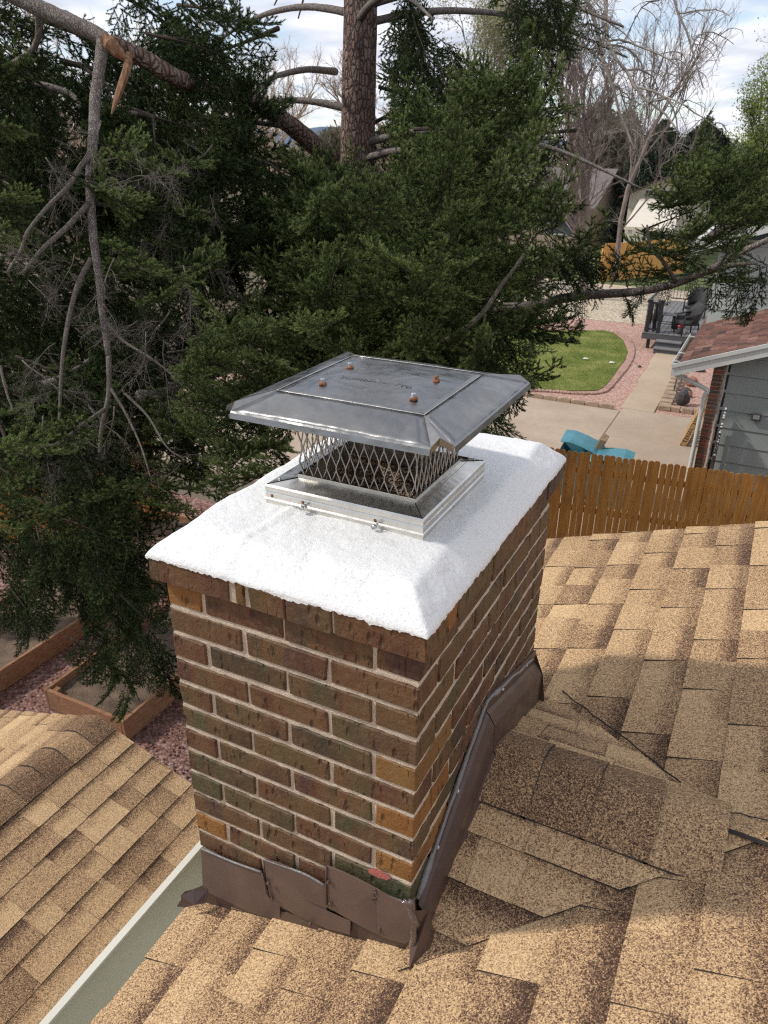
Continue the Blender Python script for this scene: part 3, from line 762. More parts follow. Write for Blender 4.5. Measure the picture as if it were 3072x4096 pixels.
# mortar joint beds: slightly uneven strips, proud of the core
def mortar_strip(m, p0, p1, n_, zc, hh, seed):
    r = np.random.default_rng(seed); p0 = np.array(p0, float); p1 = np.array(p1, float); n_ = np.array(n_, float); K = 40; vs = []
    for i in range(K+1):
        p = p0+(p1-p0)*i/K; o = r.normal(0, .0009); b = r.normal(0, .0008, 2)
        vs += [(*(p+n_*(-.0012+o))[:2], zc+hh/2+b[0]), (*(p+n_*(.0030+o))[:2], zc-.003+b[1]*.5), (*(p+n_*(.0008+o))[:2], zc-hh/2+b[1])]
    m.add(vs, [q for i in range(K) for q in ((3*i, 3*i+1, 3*i+4, 3*i+3), (3*i+1, 3*i+2, 3*i+5, 3*i+4))], smooth=True)
m = MB()
for k in range(17):
    z = -k*CH
    mortar_strip(m, (X0+I-.002, Y0+I, 0), (X1-I+.002, Y0+I, 0), (0, -1, 0), z, .015, 100+k)
    mortar_strip(m, (X1-I, Y0+I-.002, 0), (X1-I, Y1-I, 0), (1, 0, 0), z, .015, 200+k)
    mortar_strip(m, (X0+I, Y1-I, 0), (X0+I, Y0+I-.002, 0), (-1, 0, 0), z, .015, 300+k)
m.obj('mortar_joints', M_MORT, chim)
OR_ = (1, 0, 0, 1); GR_ = (0, 1, 0, 1); DF = (.001, .001, 0, 1)
def brick(x0, x1, y0, y1, z0, z1, col=None):
    m = MB(); j = rng.normal(0, .0008, 3)
    R = np.eye(3); a = rng.normal(0, .004); R[0, 1] = -a; R[1, 0] = a; a = rng.normal(0, .003); R[0, 2] = a; R[2, 0] = -a
    cham(m, ((x0+x1)/2+j[0], (y0+y1)/2+j[1], (z0+z1)/2+j[2]), (x1-x0+rng.normal(0, .001), y1-y0, z1-z0+rng.normal(0, .001)), 0.0028, R, .0009, col=col or (float(rng.uniform(0, .06)+.001), float(max(0, rng.normal(.05, .12))), 0, 1))
    return m.obj('brick', M_BRICK, chim)
W2 = .0918
for k in range(1, 17):
    z1 = -(k-2)*CH-JT/2; z0 = z1-(CH-JT)
    z1 += 0
    zc0, zc1 = z0+.0012, z1-.0012
    even = (k % 2 == 0)
    # front and back faces
    for face in (0, 1):
        ya, yb = (Y0, Y0+W2) if face == 0 else (Y1-W2, Y1)
        if even: xs = [(X0+i*MOD, X0+i*MOD+MOD-JT) for i in range(3)]
        else: xs = [(X0, X0+W2)]+[(X0+MOD/2+i*MOD, X0+MOD/2+i*MOD+MOD-JT) for i in range(2)]+[(X1-W2, X1)]
        for i, (xa, xb) in enumerate(xs):
            if not even and i in (0, 3): continue      # the side stretcher shows its end here
            col = None
            if face == 0:
                if (k, i) in ((10, 2),): col = (0.02, .8, 0, 1)
                if (k, i) in ((3, 1), (8, 0), (5, 2), (9, 1)): col = (0.01, .35, 0, 1)
            brick(xa, xb, ya, yb, zc0, zc1, col)
    # right and left faces
    for face in (0, 1):
        xa, xb = (X1-W2, X1) if face == 0 else (X0, X0+W2)
        if even: ys = [(Y0+W2+JT+i*MOD, Y0+W2+JT+i*MOD+MOD-JT) for i in range(4)]; ys[-1] = (ys[-1][0], min(ys[-1][1], Y1-W2-JT)) if ys[-1][1] > Y1-W2-JT and ys[-1][0] < Y1-W2-JT-.02 else ys[-1]
        else: ys = [(Y0+i*MOD, Y0+i*MOD+MOD-JT) for i in range(4)]+[(Y0+4*MOD, Y1)]
        for i, (ya, yb) in enumerate(ys):
            if even and yb > Y1-W2-JT/2: yb = Y1-W2-JT
            if yb-ya < .03: continue
            col = None
            if face == 0 and i == 0 and k in (3, 7, 9): col = {3: (.15, .2, 0, 1), 7: (.95, 0, 0, 1), 9: (.85, 0, 0, 1)}[k]
            if face == 0 and i == 0 and k == 5: col = (.75, .25, 0, 1)
            if face == 1 and i == 0 and k in (1, 11): col = (.95, 0, 0, 1)
            if face == 1 and i == 0 and k == 9: col = (.02, .75, 0, 1)
            if face == 0 and (k, i) in ((2, 1), (4, 0), (6, 2)): col = (.01, .3, 0, 1)
            brick(xa, xb, ya, yb, zc0, zc1, col)
# projecting corbel course under the white coating
ZC0, ZC1 = .0745, .131; O_ = .022
for xa, xb, col in ((-.622, -.417, None), (-.3985, -.3745, (.55, .3, 0, 1)), (-.362, -.281, None), (-.2795, -.176, (.0, .2, 0, 1)), (-.168, .022, (.1, 0, 0, 1))):
    brick(xa, xb, Y0-O_, Y0-O_+.1, ZC0, ZC1, col)
ys = [Y0-O_+.1, .185, .375, .565, .60, .78, Y1+O_-.1]
ys2 = [(.079, .125, (1, 0, 0, 1)), (.133, .33, None), (.338, .52, None), (.528, .565, (.4, 0, 0, 1)), (.573, .76, None), (.768, Y1+O_, None)]
for ya, yb, col in ys2: brick(X1+O_-.1, X1+O_, ya, yb, ZC0, ZC1, col)
for i in range(4): brick(X0-O_, X0-O_+.1, .079+i*.2127, .079+i*.2127+.203, ZC0, ZC1)
for i in range(2): brick(X0-O_+.108+i*.209, X0-O_+.108+i*.209+.2, Y1+O_-.1, Y1+O_, ZC0, ZC1)
m = MB(); ringbox(m, X0-O_+.006, X1+O_-.006, Y0-O_+.006, Y1+O_-.006, .0745, .128, SH); m.obj('corbel_mortar', M_MORT, chim)
# pink spalled patch on the green brick and small paint drips
m = MB(); P_ = [ony(*(1150+.42194*x, 3000+.42194*y), -.0016) for x, y in [(760, 1130), (800, 1122), (870, 1130), (930, 1165), (980, 1215), (940, 1235), (870, 1215), (800, 1185), (768, 1160)]]
cen = np.mean(P_, axis=0)+[0, -.0012, 0]; m.add([cen]+P_, [(0, i+1, (i+1) % len(P_)+1) for i in range(len(P_))][::1], smooth=True)
t = MT('pink_spall', .95); t.base(t.ramp(t.noise(200, 4), [(.3, (.36, .09, .07)), (.7, (.52, .18, .14))])); t.bump(t.noise(260), .003); m.obj('spalled_patch', t.m, chim)

# white coating (crown)
HX0, HX1, HY0, HY1 = -.425, -.125, .235, .525
def crown():
    ov = O_+.0018
    a0, a1, b0, b1 = X0-ov, X1+ov, Y0-ov, Y1+ov
    nx, ny = 150, 210; m = MB(); vs = []; zs = {}
    def hgt(x, y):
        d = min(x-a0, a1-x, y-b0, b1-y)
        dd = d+.012*mn.noise((x*9, y*9, 1))*min(1, d/.03)
        tt = max(0, dd/.062); prof = tt*1.0 if tt < .9 else .9+.10*(1-math.exp(-(tt-.9)/.10))
        z = .1385+.054*prof+.007*min(1, max(0, (d-.06)/.2)); z += .004*(1-math.exp(-d/.003))-.004
        z += .0035*mn.noise((x*11, y*11, 4))+.0014*mn.noise((x*45, y*45, 9))+.0009*mn.noise((x*110, y*110, 2))
        # trowel ridges
        z += .004*math.exp(-((x+.42-.12*(y))/.012)**2)*(y < .25)
        z -= .008*math.exp(-(((x+.25)/.035)**2+((y-.035)/.02)**2))
        z -= .006*math.exp(-(((x+.10)/.09)**2+((y-.015)/.012)**2))
        if d < .02: z -= .004*(1-d/.02)*(.5+.8*abs(mn.noise((x*14, y*14, 7))))
        return z
    g = {}
    for i in range(nx+1):
        for j in range(ny+1):
            fx, fy = i/nx, j/ny; x = a0+(a1-a0)*fx; y = b0+(b1-b0)*fy
            if i in (0, nx): x += .0018*mn.noise((y*30, 3, 1))
            if j in (0, ny): y += .0018*mn.noise((x*30, 5, 1))
            g[i, j] = len(vs); vs.append((x, y, hgt(x, y)))
    fs = []
    for i in range(nx):
        for j in range(ny):
            x, y = vs[g[i, j]][:2]; x2, y2 = vs[g[i+1, j+1]][:2]
            if HX0+.012 < x and x2 < HX1-.012 and HY0+.012 < y and y2 < HY1-.012: continue
            fs.append((g[i, j], g[i+1, j], g[i+1, j+1], g[i, j+1]))
    # skirt with an uneven dripping lower edge
    ring = [g[i, 0] for i in range(nx)]+[g[nx, j] for j in range(ny)]+[g[i, ny] for i in range(nx, 0, -1)]+[g[0, j] for j in range(ny, 0, -1)]
    base_i = len(vs); n = len(ring)
    for q in ring:
        x, y, z = vs[q]; dr = .002+.009*max(0, mn.noise((x*9, y*9, 5)))+.006*abs(mn.noise((x*60, y*60, 8)))+.006*abs(mn.noise((x*150, y*150, 2)))
        vs.append((x*.9985-.0005, y, .1335-dr*1.1))
        vs.append((max(min(x, X1+O_), X0-O_)*.995-.0015, min(max(y, Y0-O_+.002), Y1+O_-.002), .1335-dr*1.1))
    for i in range(n):
        j = (i+1) % n; a, b = ring[i], ring[j]; c, d = base_i+2*i, base_i+2*j
        fs.append((a, c, d, b)); fs.append((c, c+1, d+1, d))
    m.add(vs, fs, smooth=True)
    for q_ in range(len(fs)-2*n, len(fs)): m.sm[q_] = False
    return m.obj('white_coating', M_CROWN, chim)
crown()
# flue interior: rough coated tile with a dark round throat
def flue():
    m = MB(); nx = 64; rings = []; vs = []; cx, cy = -.270, .385; hx, hy = (HX1-HX0)/2+.004, (HY1-HY0)/2+.004
    prof = [(1.0, .250), (1.0, .235), (.96, .222), (.90, .205), (.82, .180), (.76, .140), (.72, .08), (.70, 0), (.70, -.3), (.70, -1.2)]
    for k, (s_, z) in enumerate(prof):
        w_ = min(1, max(0, (k-1)/4.0))
        for i in range(nx):
            a = 2*math.pi*i/nx; ca, sa = math.cos(a), math.sin(a); q = max(abs(ca)/hx, abs(sa)/hy); sq = np.array([ca/q, sa/q]); ro = np.array([ca, sa])*.145
            p = (sq*(1-w_)+ro*w_)*s_; rr = 1+.05*mn.noise((ca*3+k, sa*3, k*.7))*(k > 1)
            vs.append((cx+p[0]*rr, cy+p[1]*rr, z+.004*mn.noise((ca*9, sa*9, k))*(k > 1)))
    fs = [(k*nx+i, (k+1)*nx+i, (k+1)*nx+(i+1) % nx, k*nx+(i+1) % nx) for k in range(len(prof)-1) for i in range(nx)]
    fs.append(tuple(range((len(prof)-1)*nx, len(prof)*nx)))
    m.add(vs, fs, smooth=True); m.obj('flue_liner', M_FLUE, chim)
flue()

# flashing, front apron: four lapped sheets over a base apron
def sheet3(m, P, th, nrm=(0, -1, 0), wav=0, **k):
    P = np.array(P, float); n = len(P); N_ = np.array(nrm, float)
    vs = list(P+N_*th)+list(P); m.add(vs, [tuple(range(n)), tuple(range(n, 2*n))[::-1]]+[(i, n+i, n+(i+1) % n, (i+1) % n) for i in range(n)], **k)
r3 = lambda x, y: (200+.904*x, 3300+.9045*y)
def apron(pts, yoff, mat, name='apron_flashing'):
    P = [ony(*r3(*q), yoff) for q in pts]
    m = MB()
    # dense wavy sheet: fan grid between top and bottom chains
    c = np.mean(P, axis=0); n = len(P)
    for ring in range(1):
        vs = [c+np.array([0, -.0035, 0])]+P+[p+np.array([0, .0035, 0]) for p in P]
        m.add(vs, [(0, 1+(i+1) % n, 1+i) for i in range(n)]+[(1+i, 1+(i+1) % n, 1+n+(i+1) % n, 1+n+i) for i in range(n)])
    # hemmed top edge
    return m.obj(name, mat, chim)
apron([(560, 360), (600, 300), (690, 262), (860, 330), (1010, 380), (1200, 420), (1420, 430), (1590, 480), (1612, 600), (1560, 590), (1360, 540), (1150, 480), (930, 425), (690, 362)], -.006, M_FL)
apron([(668, 103), (690, 112), (800, 160), (935, 208), (952, 260), (975, 330), (1016, 360), (1017, 426), (960, 412), (860, 375), (700, 300), (676, 272)], -.010, M_FL2)
apron([(948, 152), (1010, 170), (1120, 215), (1218, 268), (1222, 340), (1225, 400), (1329, 425), (1327, 486), (1230, 460), (1110, 410), (1000, 350), (972, 320), (958, 240)], -.0145, M_FL2)
apron([(1224, 182), (1300, 212), (1380, 250), (1444, 285), (1450, 370), (1460, 430), (1452, 484), (1400, 462), (1300, 405), (1222, 360)], -.0185, M_FL2)
apron([(1441, 284), (1500, 318), (1560, 345), (1600, 352), (1612, 440), (1600, 505), (1570, 526), (1520, 512), (1470, 495), (1452, 480), (1446, 390)], -.0225, M_FL2)
m = MB()
for x, y in ((981, 328), (965, 262), (1239, 352), (1230, 255), (1433, 322), (1458, 458), (1440, 300), (1150, 440)):
    p = ony(*r3(x, y), -.0245); tube(m, [p+np.array([0, .004, 0]), p+np.array([0, -.002, 0])], [.0042, .003], 8)
    for k in range(3):
        q = p+np.array([rng.normal(0, .004), .001, rng.normal(0, .006)]); tube(m, [q, q+np.array([rng.normal(0, .003), 0, -.008])], [.002, .001], 5)
m.obj('flashing_screws', M_FL, chim)
# bead of caulk between apron sheets
m = MB()
for chain in ([(938, 215), (950, 250), (958, 300), (985, 335)], [(1222, 185), (1220, 260), (1224, 352)], [(1440, 290), (1448, 360), (1452, 450), (1458, 470)]):
    tube(m, [ony(*r3(*q), -.020)+np.array([rng.normal(0, .001), 0, 0]) for q in chain], .0026, 5)
m.obj('sealant_bead', M_FL, chim)
m = MB()
for chain in ([(670, 104), (800, 160), (936, 209)], [(950, 153), (1120, 214), (1217, 268)], [(1445, 284), (1500, 316), (1590, 350)]):
    tube(m, smoothpath([ony(*r3(*q), -.013) for q in chain], 4), .0030, 6)
m.obj('hemmed_edge', M_CAULK, chim)
# left kick-out fin over the gutter
P = [ony(*r3(*q), y) for q, y in (((700, 285), -.012), ((640, 282), -.03), ((600, 292), -.045), ((580, 312), -.055), ((595, 365), -.06), ((640, 352), -.05), ((690, 345), -.03))]
m = MB(); sheet3(m, P, .0015, (-.3, -1, 0)); m.obj('kickout_flashing', M_FL, chim)
# right side: folded counter flashing following the cricket
def counter(y0, z0, y1, z1, hb0, hb1, ya=None):
    """profile from top (on the bricks) down to the shingles"""
    prof = [(.001, .004), (.005, .004), (.006, -.006), (.006, -.040), (.014, -.048), (.030, -.075), (.032, -.080)]
    m = MB(); K = 10; vs = []; n = len(prof)+2
    for i in range(K+1):
        t_ = i/K; y = y0+(y1-y0)*t_; z = z0+(z1-z0)*t_; hb = hb0+(hb1-hb0)*t_; wv_ = .0008*mn.noise((y*9, 1, 1))
        pr = prof+[(.033, -hb+.03), (.052, -hb)]
        for x, dz in pr: vs.append((x+wv_, y, z+dz))
    fs = [(i*n+k, i*n+k+1, (i+1)*n+k+1, (i+1)*n+k) for i in range(K) for k in range(n-1)]
    m.add(vs, fs); m.obj('side_flashing', M_FL, chim)
s7 = lambda x, y: (600+.9946*x, 2200+.9946*y)
counter(.03, -.595, YR-.03, -.345, .150, .190)
counter(YR-.028, -.343, Y1+.012, -.512, .188, .225)
m = MB(); vs = [(.001, .93-.012, -.51), (.034, .93-.012, -.59), (.055, .93, -.745), (.0, .93, -.76), (-.02, .93, -.75), (-.02, .93-.01, -.52)]
m.add(vs, [(0, 1, 2, 3, 4, 5)]); m.obj('side_flashing', M_FL, chim)
# caulk line on top of the side flashing + dome screws
m = MB(); pts = [(.006, .02+(YR-.05)*i/14, -.601+(.256)*i/14+rng.normal(0, .002)) for i in range(15)]+[(.006, YR-.03+(Y1-YR)*i/12, -.345-.168*i/12+rng.normal(0, .002)) for i in range(1, 13)]
tube(m, pts, [.0042+abs(rng.normal(0, .0016)) for _ in pts], 6); m.obj('caulk_bead', M_CAULK, chim)
for y_, z_ in ((.13, -.545), (.245, -.475), (.56, -.395), (.80, -.478)):
    m = MB(); P = [(.005+.001, y_, z_-.01), (.009, y_, z_-.01), (.012, y_, z_-.01)]
    tube(m, P, [.0062, .0055, .0018], 9); m.obj('dome_screw', M_BOLT, chim)
# sealed corner lump and corner fin
m = MB(); pts = [(.004, -.010, -.575), (.012, -.014, -.62), (.016, -.018, -.67), (.014, -.018, -.72), (.012, -.016, -.745)]
tube(m, smoothpath(pts, 5), [.007+.005*abs(mn.noise((i*.9, 2, 2))) for i in range(21)], 9, disp=lambda p, a, i: 1+.5*mn.noise((p[0]*90, p[1]*90, p[2]*60)))
tube(m, smoothpath([(-.012, -.016, -.575), (.01, -.02, -.60), (.022, -.012, -.64)], 4), [.006+.003*abs(mn.noise((i*.7, 1, 2))) for i in range(9)], 7); m.obj('clear_sealant_lump', M_SEAL, chim)
m = MB(); F_ = [(.010, -.014, -.60), (.034, .02, -.62), (.046, .03, -.70), (.052, .0, -.745), (.036, -.075, -.775), (.022, -.05, -.74), (.010, -.018, -.70)]
sheet3(m, F_, .0015, (1, -.5, 0)); m.obj('corner_fin', M_FL, chim)

# ---------------------------------------------------------------- chimney cap
cap = empty('chimney_cap', (-.275, .38, .19), label='stainless steel mesh chimney cap with hipped lid on the white chimney top', category='chimney cap')
FX0, FX1, FY0, FY1, FZ0, FZ1 = -.466, -.088, .197, .557, .184, .241
IX0, IX1, IY0, IY1, IZ = -.408, -.126, .240, .498, .252
m = MB()
def ringstrip(m, r0, r1, **k):
    (a, b, c, d, z), (e, f, g_, h, z2) = r0, r1
    o = [(a, c, z), (b, c, z), (b, d, z), (a, d, z)]; i_ = [(e, g_, z2), (f, g_, z2), (f, h, z2), (e, h, z2)]
    for q in range(4): m.add([o[q], o[(q+1) % 4], i_[(q+1) % 4], i_[q]], [(0, 1, 2, 3)], **k)
R_ = lambda s_, z: (FX0+s_, FX1-s_, FY0+s_, FY1-s_, z)
seq = [R_(.002, FZ0), R_(0, FZ0+.003), R_(0, FZ0+.018), R_(-.0025, FZ0+.021), R_(-.0025, FZ0+.024), R_(0, FZ0+.027), R_(0, FZ0+.038), R_(.0015, FZ0+.041), R_(0, FZ0+.043), R_(0, FZ1-.004), R_(.003, FZ1)]
for a, b in zip(seq, seq[1:]): ringstrip(m, a, b)
m.obj('frame_skirt', M_FRM, cap)
oc = [(FX0+.003, FY0+.003), (FX1-.003, FY0+.003), (FX1-.003, FY1-.003), (FX0+.003, FY1-.003)]; ic = [(IX0, IY0), (IX1, IY0), (IX1, IY1), (IX0, IY1)]
for q in range(4):
    a, b, c, d = oc[q], oc[(q+1) % 4], ic[(q+1) % 4], ic[q]; m = MB()
    e = .0006
    m.add([(a[0], a[1], FZ1), (b[0], b[1], FZ1), (c[0], c[1], IZ), (d[0], d[1], IZ), (c[0], c[1], IZ+.009), (d[0], d[1], IZ+.009)], [(0, 1, 2, 3), (3, 2, 4, 5)]); 
    for k_, (zz1, zz2) in enumerate(((IZ, FZ0+.01),)):
        cx_, cy_ = (IX0+IX1)/2, (IY0+IY1)/2; s_ = .985
        m.add([(d[0]*s_+cx_*(1-s_), d[1]*s_+cy_*(1-s_), IZ+.006), (c[0]*s_+cx_*(1-s_), c[1]*s_+cy_*(1-s_), IZ+.006), (c[0]*s_+cx_*(1-s_), c[1]*s_+cy_*(1-s_), FZ0+.03), (d[0]*s_+cx_*(1-s_), d[1]*s_+cy_*(1-s_), FZ0+.03)], [(0, 1, 2, 3)])
    m.obj('frame_flange', M_FRM, cap)
m = MB()
for a, b in zip(oc, ic): tube(m, [(a[0], a[1], FZ1+.0006), (b[0], b[1], IZ+.0006)], .0009, 4)
m.obj('mitre_seam', M_DARK, cap)
o6 = lambda x, y: (900+.7535*x, 1350+.7535*y)
for x, y in ((425, 890), (808, 990)):
    p = ony(*o6(x, y), FY0-.0005); m = MB(); tube(m, [p+np.array([0, .004, 0]), p+np.array([0, -.016, -.001])], .0028, 7)
    tube(m, [p+np.array([0, -.012, 0]), p+np.array([0, -.018, 0])], .0055, 6)
    tube(m, [p+np.array([-.007, -.010, -.004]), p+np.array([.007, -.010, .005])], .0022, 5); m.obj('wing_bolt', M_BOLT, cap)
m = MB()
for x, y in ((250, 840), (413, 875), (797, 972)):
    p = ony(*o6(x, y), FY0); tube(m, [p, p+np.array([0, -.0015, 0])], [.0042, .002], 8)
m.obj('rivets', M_RUST, cap)
for x, y in ((FX0+.022, FY0+.026), (FX1-.02, FY1-.022)): m = MB(); tube(m, [(x, y, FZ1+.003), (x, y, FZ1+.009)], [.0045, .003], 8); m.obj('frame_screw', M_BOLT, cap)
# lid
LZ0 = .428; LP_ = .455; LX0, LX1, LY0_, LY1_ = -.512, -.016, .120, .640
PX0, PX1, PY0, PY1 = -.428, -.098, .205, .530
def lid():
    m = MB(); cut = .030
    pc = [np.array((PX0, PY0, LP_)), np.array((PX1, PY0, LP_)), np.array((PX1, PY1, LP_)), np.array((PX0, PY1, LP_))]
    rc = [np.array((LX0, LY0_, LZ0)), np.array((LX1, LY0_, LZ0)), np.array((LX1, LY1_, LZ0)), np.array((LX0, LY1_, LZ0))]
    def grid(A, B, C, D, nu, nv, dz=0, mi=0):
        vs = []
        for i in range(nu+1):
            for j in range(nv+1):
                a, b = i/nu, j/nv; p = (A*(1-a)+B*a)*(1-b)+(D*(1-a)+C*a)*b
                e_ = min(1, 6*min(a, 1-a))*min(1, 6*min(b, 1-b))
                p = p+np.array([0, 0, e_*(.0020*mn.noise((p[0]*8, p[1]*8, 1))+dz*math.sin(math.pi*a)*math.sin(math.pi*b))]); vs.append(p)
        m.add(vs, [(i*(nv+1)+j, (i+1)*(nv+1)+j, (i+1)*(nv+1)+j+1, i*(nv+1)+j+1) for i in range(nu) for j in range(nv)], smooth=True, mi=mi)
    grid(pc[0], pc[1], pc[2], pc[3], 20, 20, .010)
    for q in range(4):
        a, b = rc[q], rc[(q+1) % 4]; d = (b-a)/np.linalg.norm(b-a); a2, b2 = a+d*cut, b-d*cut
        pa, pb = pc[q], pc[(q+1) % 4]
        if q == 1: pa = pa; 
        grid(a2, b2, pb, pa, 16, 8, .0035)
        # hem: lip turning out and down
        nrm = np.array([d[1], -d[0], 0]); h0a, h0b = a2, b2
        h1a, h1b = a2+nrm*.004+[0, 0, -.003], b2+nrm*.004+[0, 0, -.003]; h2a, h2b = a2+nrm*.007+[0, 0, -.014], b2+nrm*.007+[0, 0, -.014]
        m.add([h0a, h0b, h1b, h1a], [(3, 2, 1, 0)]); m.add([h1a, h1b, h2b, h2a], [(3, 2, 1, 0)])
        # folded corner
        r_prev = rc[q]; dprev = (rc[q]-rc[q-1]); dprev = dprev/np.linalg.norm(dprev); e0 = rc[q]-dprev*cut
        mid = (e0+a2)/2+(pc[q]-rc[q])*.10*np.array([1, 1, 0])+np.array([0, 0, .012])
        m.add([e0, mid, pc[q]], [(0, 1, 2)]); m.add([mid, a2, pc[q]], [(0, 1, 2)])
        m.add([e0, mid, mid+[0, 0, -.014], e0+[0, 0, -.014]], [(0, 3, 2, 1)]); m.add([mid, a2, a2+[0, 0, -.014], mid+[0, 0, -.014]], [(0, 3, 2, 1)])
    o = m.obj('lid', M_LID, cap)
    mod = o.modifiers.new('thick', 'SOLIDIFY'); mod.thickness = .0009; mod.offset = -1
    m2 = MB()
    for q in range(4):
        a, b = pc[q]+[0, 0, .0006], pc[(q+1) % 4]+[0, 0, .0006]; tube(m2, smoothpath([a, (a+b)/2+[0, 0, .0010], b], 5), 0.0008, 6)
    m2.obj('pressed_bead', M_FRM, o)
    for (x, y), rb in (((-.372, .415), 0), ((-.360, .275), 0), ((-.160, .408), 1), ((-.150, .272), 0)):
        z = LP_+.0075; m3 = MB(); tube(m3, [(x, y, z-.004), (x, y, z+.0012), (x, y, z+.0018)], [.0085, .008, .004], 14); w_ = m3.obj('washer', M_RUST, o)
        m3 = MB(); tube(m3, [(x, y, z), (x, y, z+.0085), (x, y, z+.0095)], [.0052, .0052, .004], 6, smooth=False); m3.obj('bolt_head', M_RUST if rb else M_BOLT, o)
    m3 = MB(); z = LP_+.0095; tube(m3, [(-.262, .345, z-.003), (-.262, .345, z), (-.262, .345, z+.0028)], [.014, .010, .003], 14); m3.obj('centre_dimple', M_LID, o)
lid()
# embossed lettering pressed in the lid, faint
cu = bpy.data.curves.new('embossed_text', 'FONT'); cu.body = 'HomeSaver Pro'; cu.size = .026; cu.extrude = .0001; cu.align_x = 'CENTER'
to = bpy.data.objects.new('embossed_text', cu); COL.objects.link(to)
to.matrix_world = Matrix.Translation((-.265, .325, LP_+.0098)); to.parent = cap; to.matrix_parent_inverse = PINV(cap)
cu.materials.append(M_LID)
_dg = bpy.context.evaluated_depsgraph_get(); _me = bpy.data.meshes.new_from_object(to.evaluated_get(_dg)); _me.materials.clear(); _me.materials.append(M_LID)
_mw = Matrix.Translation((-.265, .325, LP_+.0098)); _me.transform(_mw); bpy.data.objects.remove(to); link('embossed_text', _me, cap)
# expanded mesh panels
def meshpanel(A, B, C, D, n):
    """A,B bottom corners; C,D top (C above B)"""
    A, B, C, D = [np.array(p, float) for p in (A, B, C, D)]; m = MB(); rows = 2.75; K = 33
    nrm = np.cross(B-A, D-A); nrm /= np.linalg.norm(nrm)
    for j in range(n):
        for s_ in (1, -1):
            pts = []
            for k in range(K+1):
                t_ = k/K; ph = (t_*rows) % 1.0; tri = abs(2*ph-1)*2-1
                tri = math.copysign(min(1, abs(tri)*1.18)**.9, tri)
                u = (j+.5-.25*s_+.245*s_*tri)/n
                if u < 0 or u > 1: u = min(1, max(0, u))
                p = (A+(B-A)*u)*(1-t_)+(D+(C-D)*u)*t_
                pts.append(p+nrm*(.0012*s_+.0015*mn.noise((u*7, t_*5, n))))
            tube(m, pts, .0016, 4, caps=False)
    m.obj('mesh_panel', M_WIRE, cap)
zb, zt_ = IZ+.004, LZ0+.012; e = .022
b_ = [(IX0+.004, IY0+.004, zb), (IX1-.004, IY0+.004, zb), (IX1-.004, IY1-.004, zb), (IX0+.004, IY1-.004, zb)]
t__ = [(IX0+e*.1, IY0+e*.0, zt_), (IX1-e*.2, IY0+e*.0, zt_), (IX1-e*.2, IY1-e*.2, zt_), (IX0+e*.1, IY1-e*.2, zt_)]
for q, n_ in ((0, 12), (1, 11), (2, 12), (3, 11)): meshpanel(b_[q], b_[(q+1) % 4], t__[(q+1) % 4], t__[q], n_)

# ---------------------------------------------------------------- near cedar fence
fA = onz(2242, 1801, G+1.83); fB = onz(3072, 1913, G+1.83)
FY = lambda x: fA[1]+(fB[1]-fA[1])*(x-fA[0])/(fB[0]-fA[0])
def picket(mb, x, y, wd, h, th, ang, z0, lean=0):
    c, s2 = math.cos(ang), math.sin(ang)
    r = wd*.46; prof = [(-wd/2, 0), (wd/2, 0), (wd/2, h-r)]+[(wd/2-r*(1-math.cos(a)), h-r+r*math.sin(a)) for a in (.5, 1.0, 1.45)]+[(-wd/2+r*(1-math.cos(a)), h-r+r*math.sin(a)) for a in (1.45, 1.0, .5)]+[(-wd/2, h-r)]
    n = len(prof); vs = []
    for t_ in (-th/2, th/2):
        for u, v in prof: uu = u+lean*v; vs.append((x+uu*c-t_*s2, y+uu*s2+t_*c, z0+v))
    mb.add(vs, [tuple(range(n)), tuple(range(n, 2*n))[::-1]]+[(i, n+i, n+(i+1) % n, (i+1) % n) for i in range(n)])
def fence(name, p0, p1, z0, h, wd, gap, mat, label, pname='picket', parts=True, side=1, seed=0, **pr):
    r = np.random.default_rng(seed); p0 = np.array(p0[:2]); p1 = np.array(p1[:2]); d = p1-p0; L = np.linalg.norm(d); d /= L; ang = math.atan2(d[1], d[0])
    root = empty(name, (p0[0], p0[1], z0), label=label, category='fence', **pr); nrm = np.array([-d[1], d[0]])*side
    s_ = 0; joined = MB()
    while s_ < L:
        w_ = wd*r.uniform(.96, 1.03); p = p0+d*(s_+w_/2); m = MB() if parts else joined
        picket(m, p[0], p[1], w_, h+r.normal(0, .007), .016, ang+r.normal(0, .012), z0+.02, r.normal(0, .0025))
        if parts: m.obj(pname, mat, root)
        s_ += w_+gap*r.uniform(.4, 1.8)
    if not parts: joined.obj('picket_row', mat, root, kind='stuff')
    for zr_ in (.28, h*.5, h-.28):
        m = MB(); c = p0+d*L/2+nrm*.032; bx(m, (*c, z0+zr_), (L, .038, .085), [[d[0], -d[1], 0], [d[1], d[0], 0], [0, 0, 1]]); m.obj('rail', mat, root)
    k = 0
    while k*2.4 < L:
        m = MB(); c = p0+d*k*2.4+nrm*.10; bx(m, (*c, z0+h/2-.05), (.09, .09, h-.1), [[d[0], -d[1], 0], [d[1], d[0], 0], [0, 0, 1]]); m.obj('post', mat, root); k += 1
    return root
fx0 = -3.2; fx1 = 2.4
fence('cedar_fence', (fx0, FY(fx0)), (fx1, FY(fx1)), G, 1.83, .084, .006, M_CEDAR, 'orange stained cedar picket fence with rounded tops just past the roof edge', seed=5)
# fence in the left background behind the fir boughs
lf0 = onz(-120, 2190, G); lf1 = onz(655, 2128, G)
fence('cedar_fence', lf0, lf1, G, 1.83, .13, .008, M_CEDAR, 'orange cedar fence glimpsed through the fir boughs left of the chimney', seed=6)
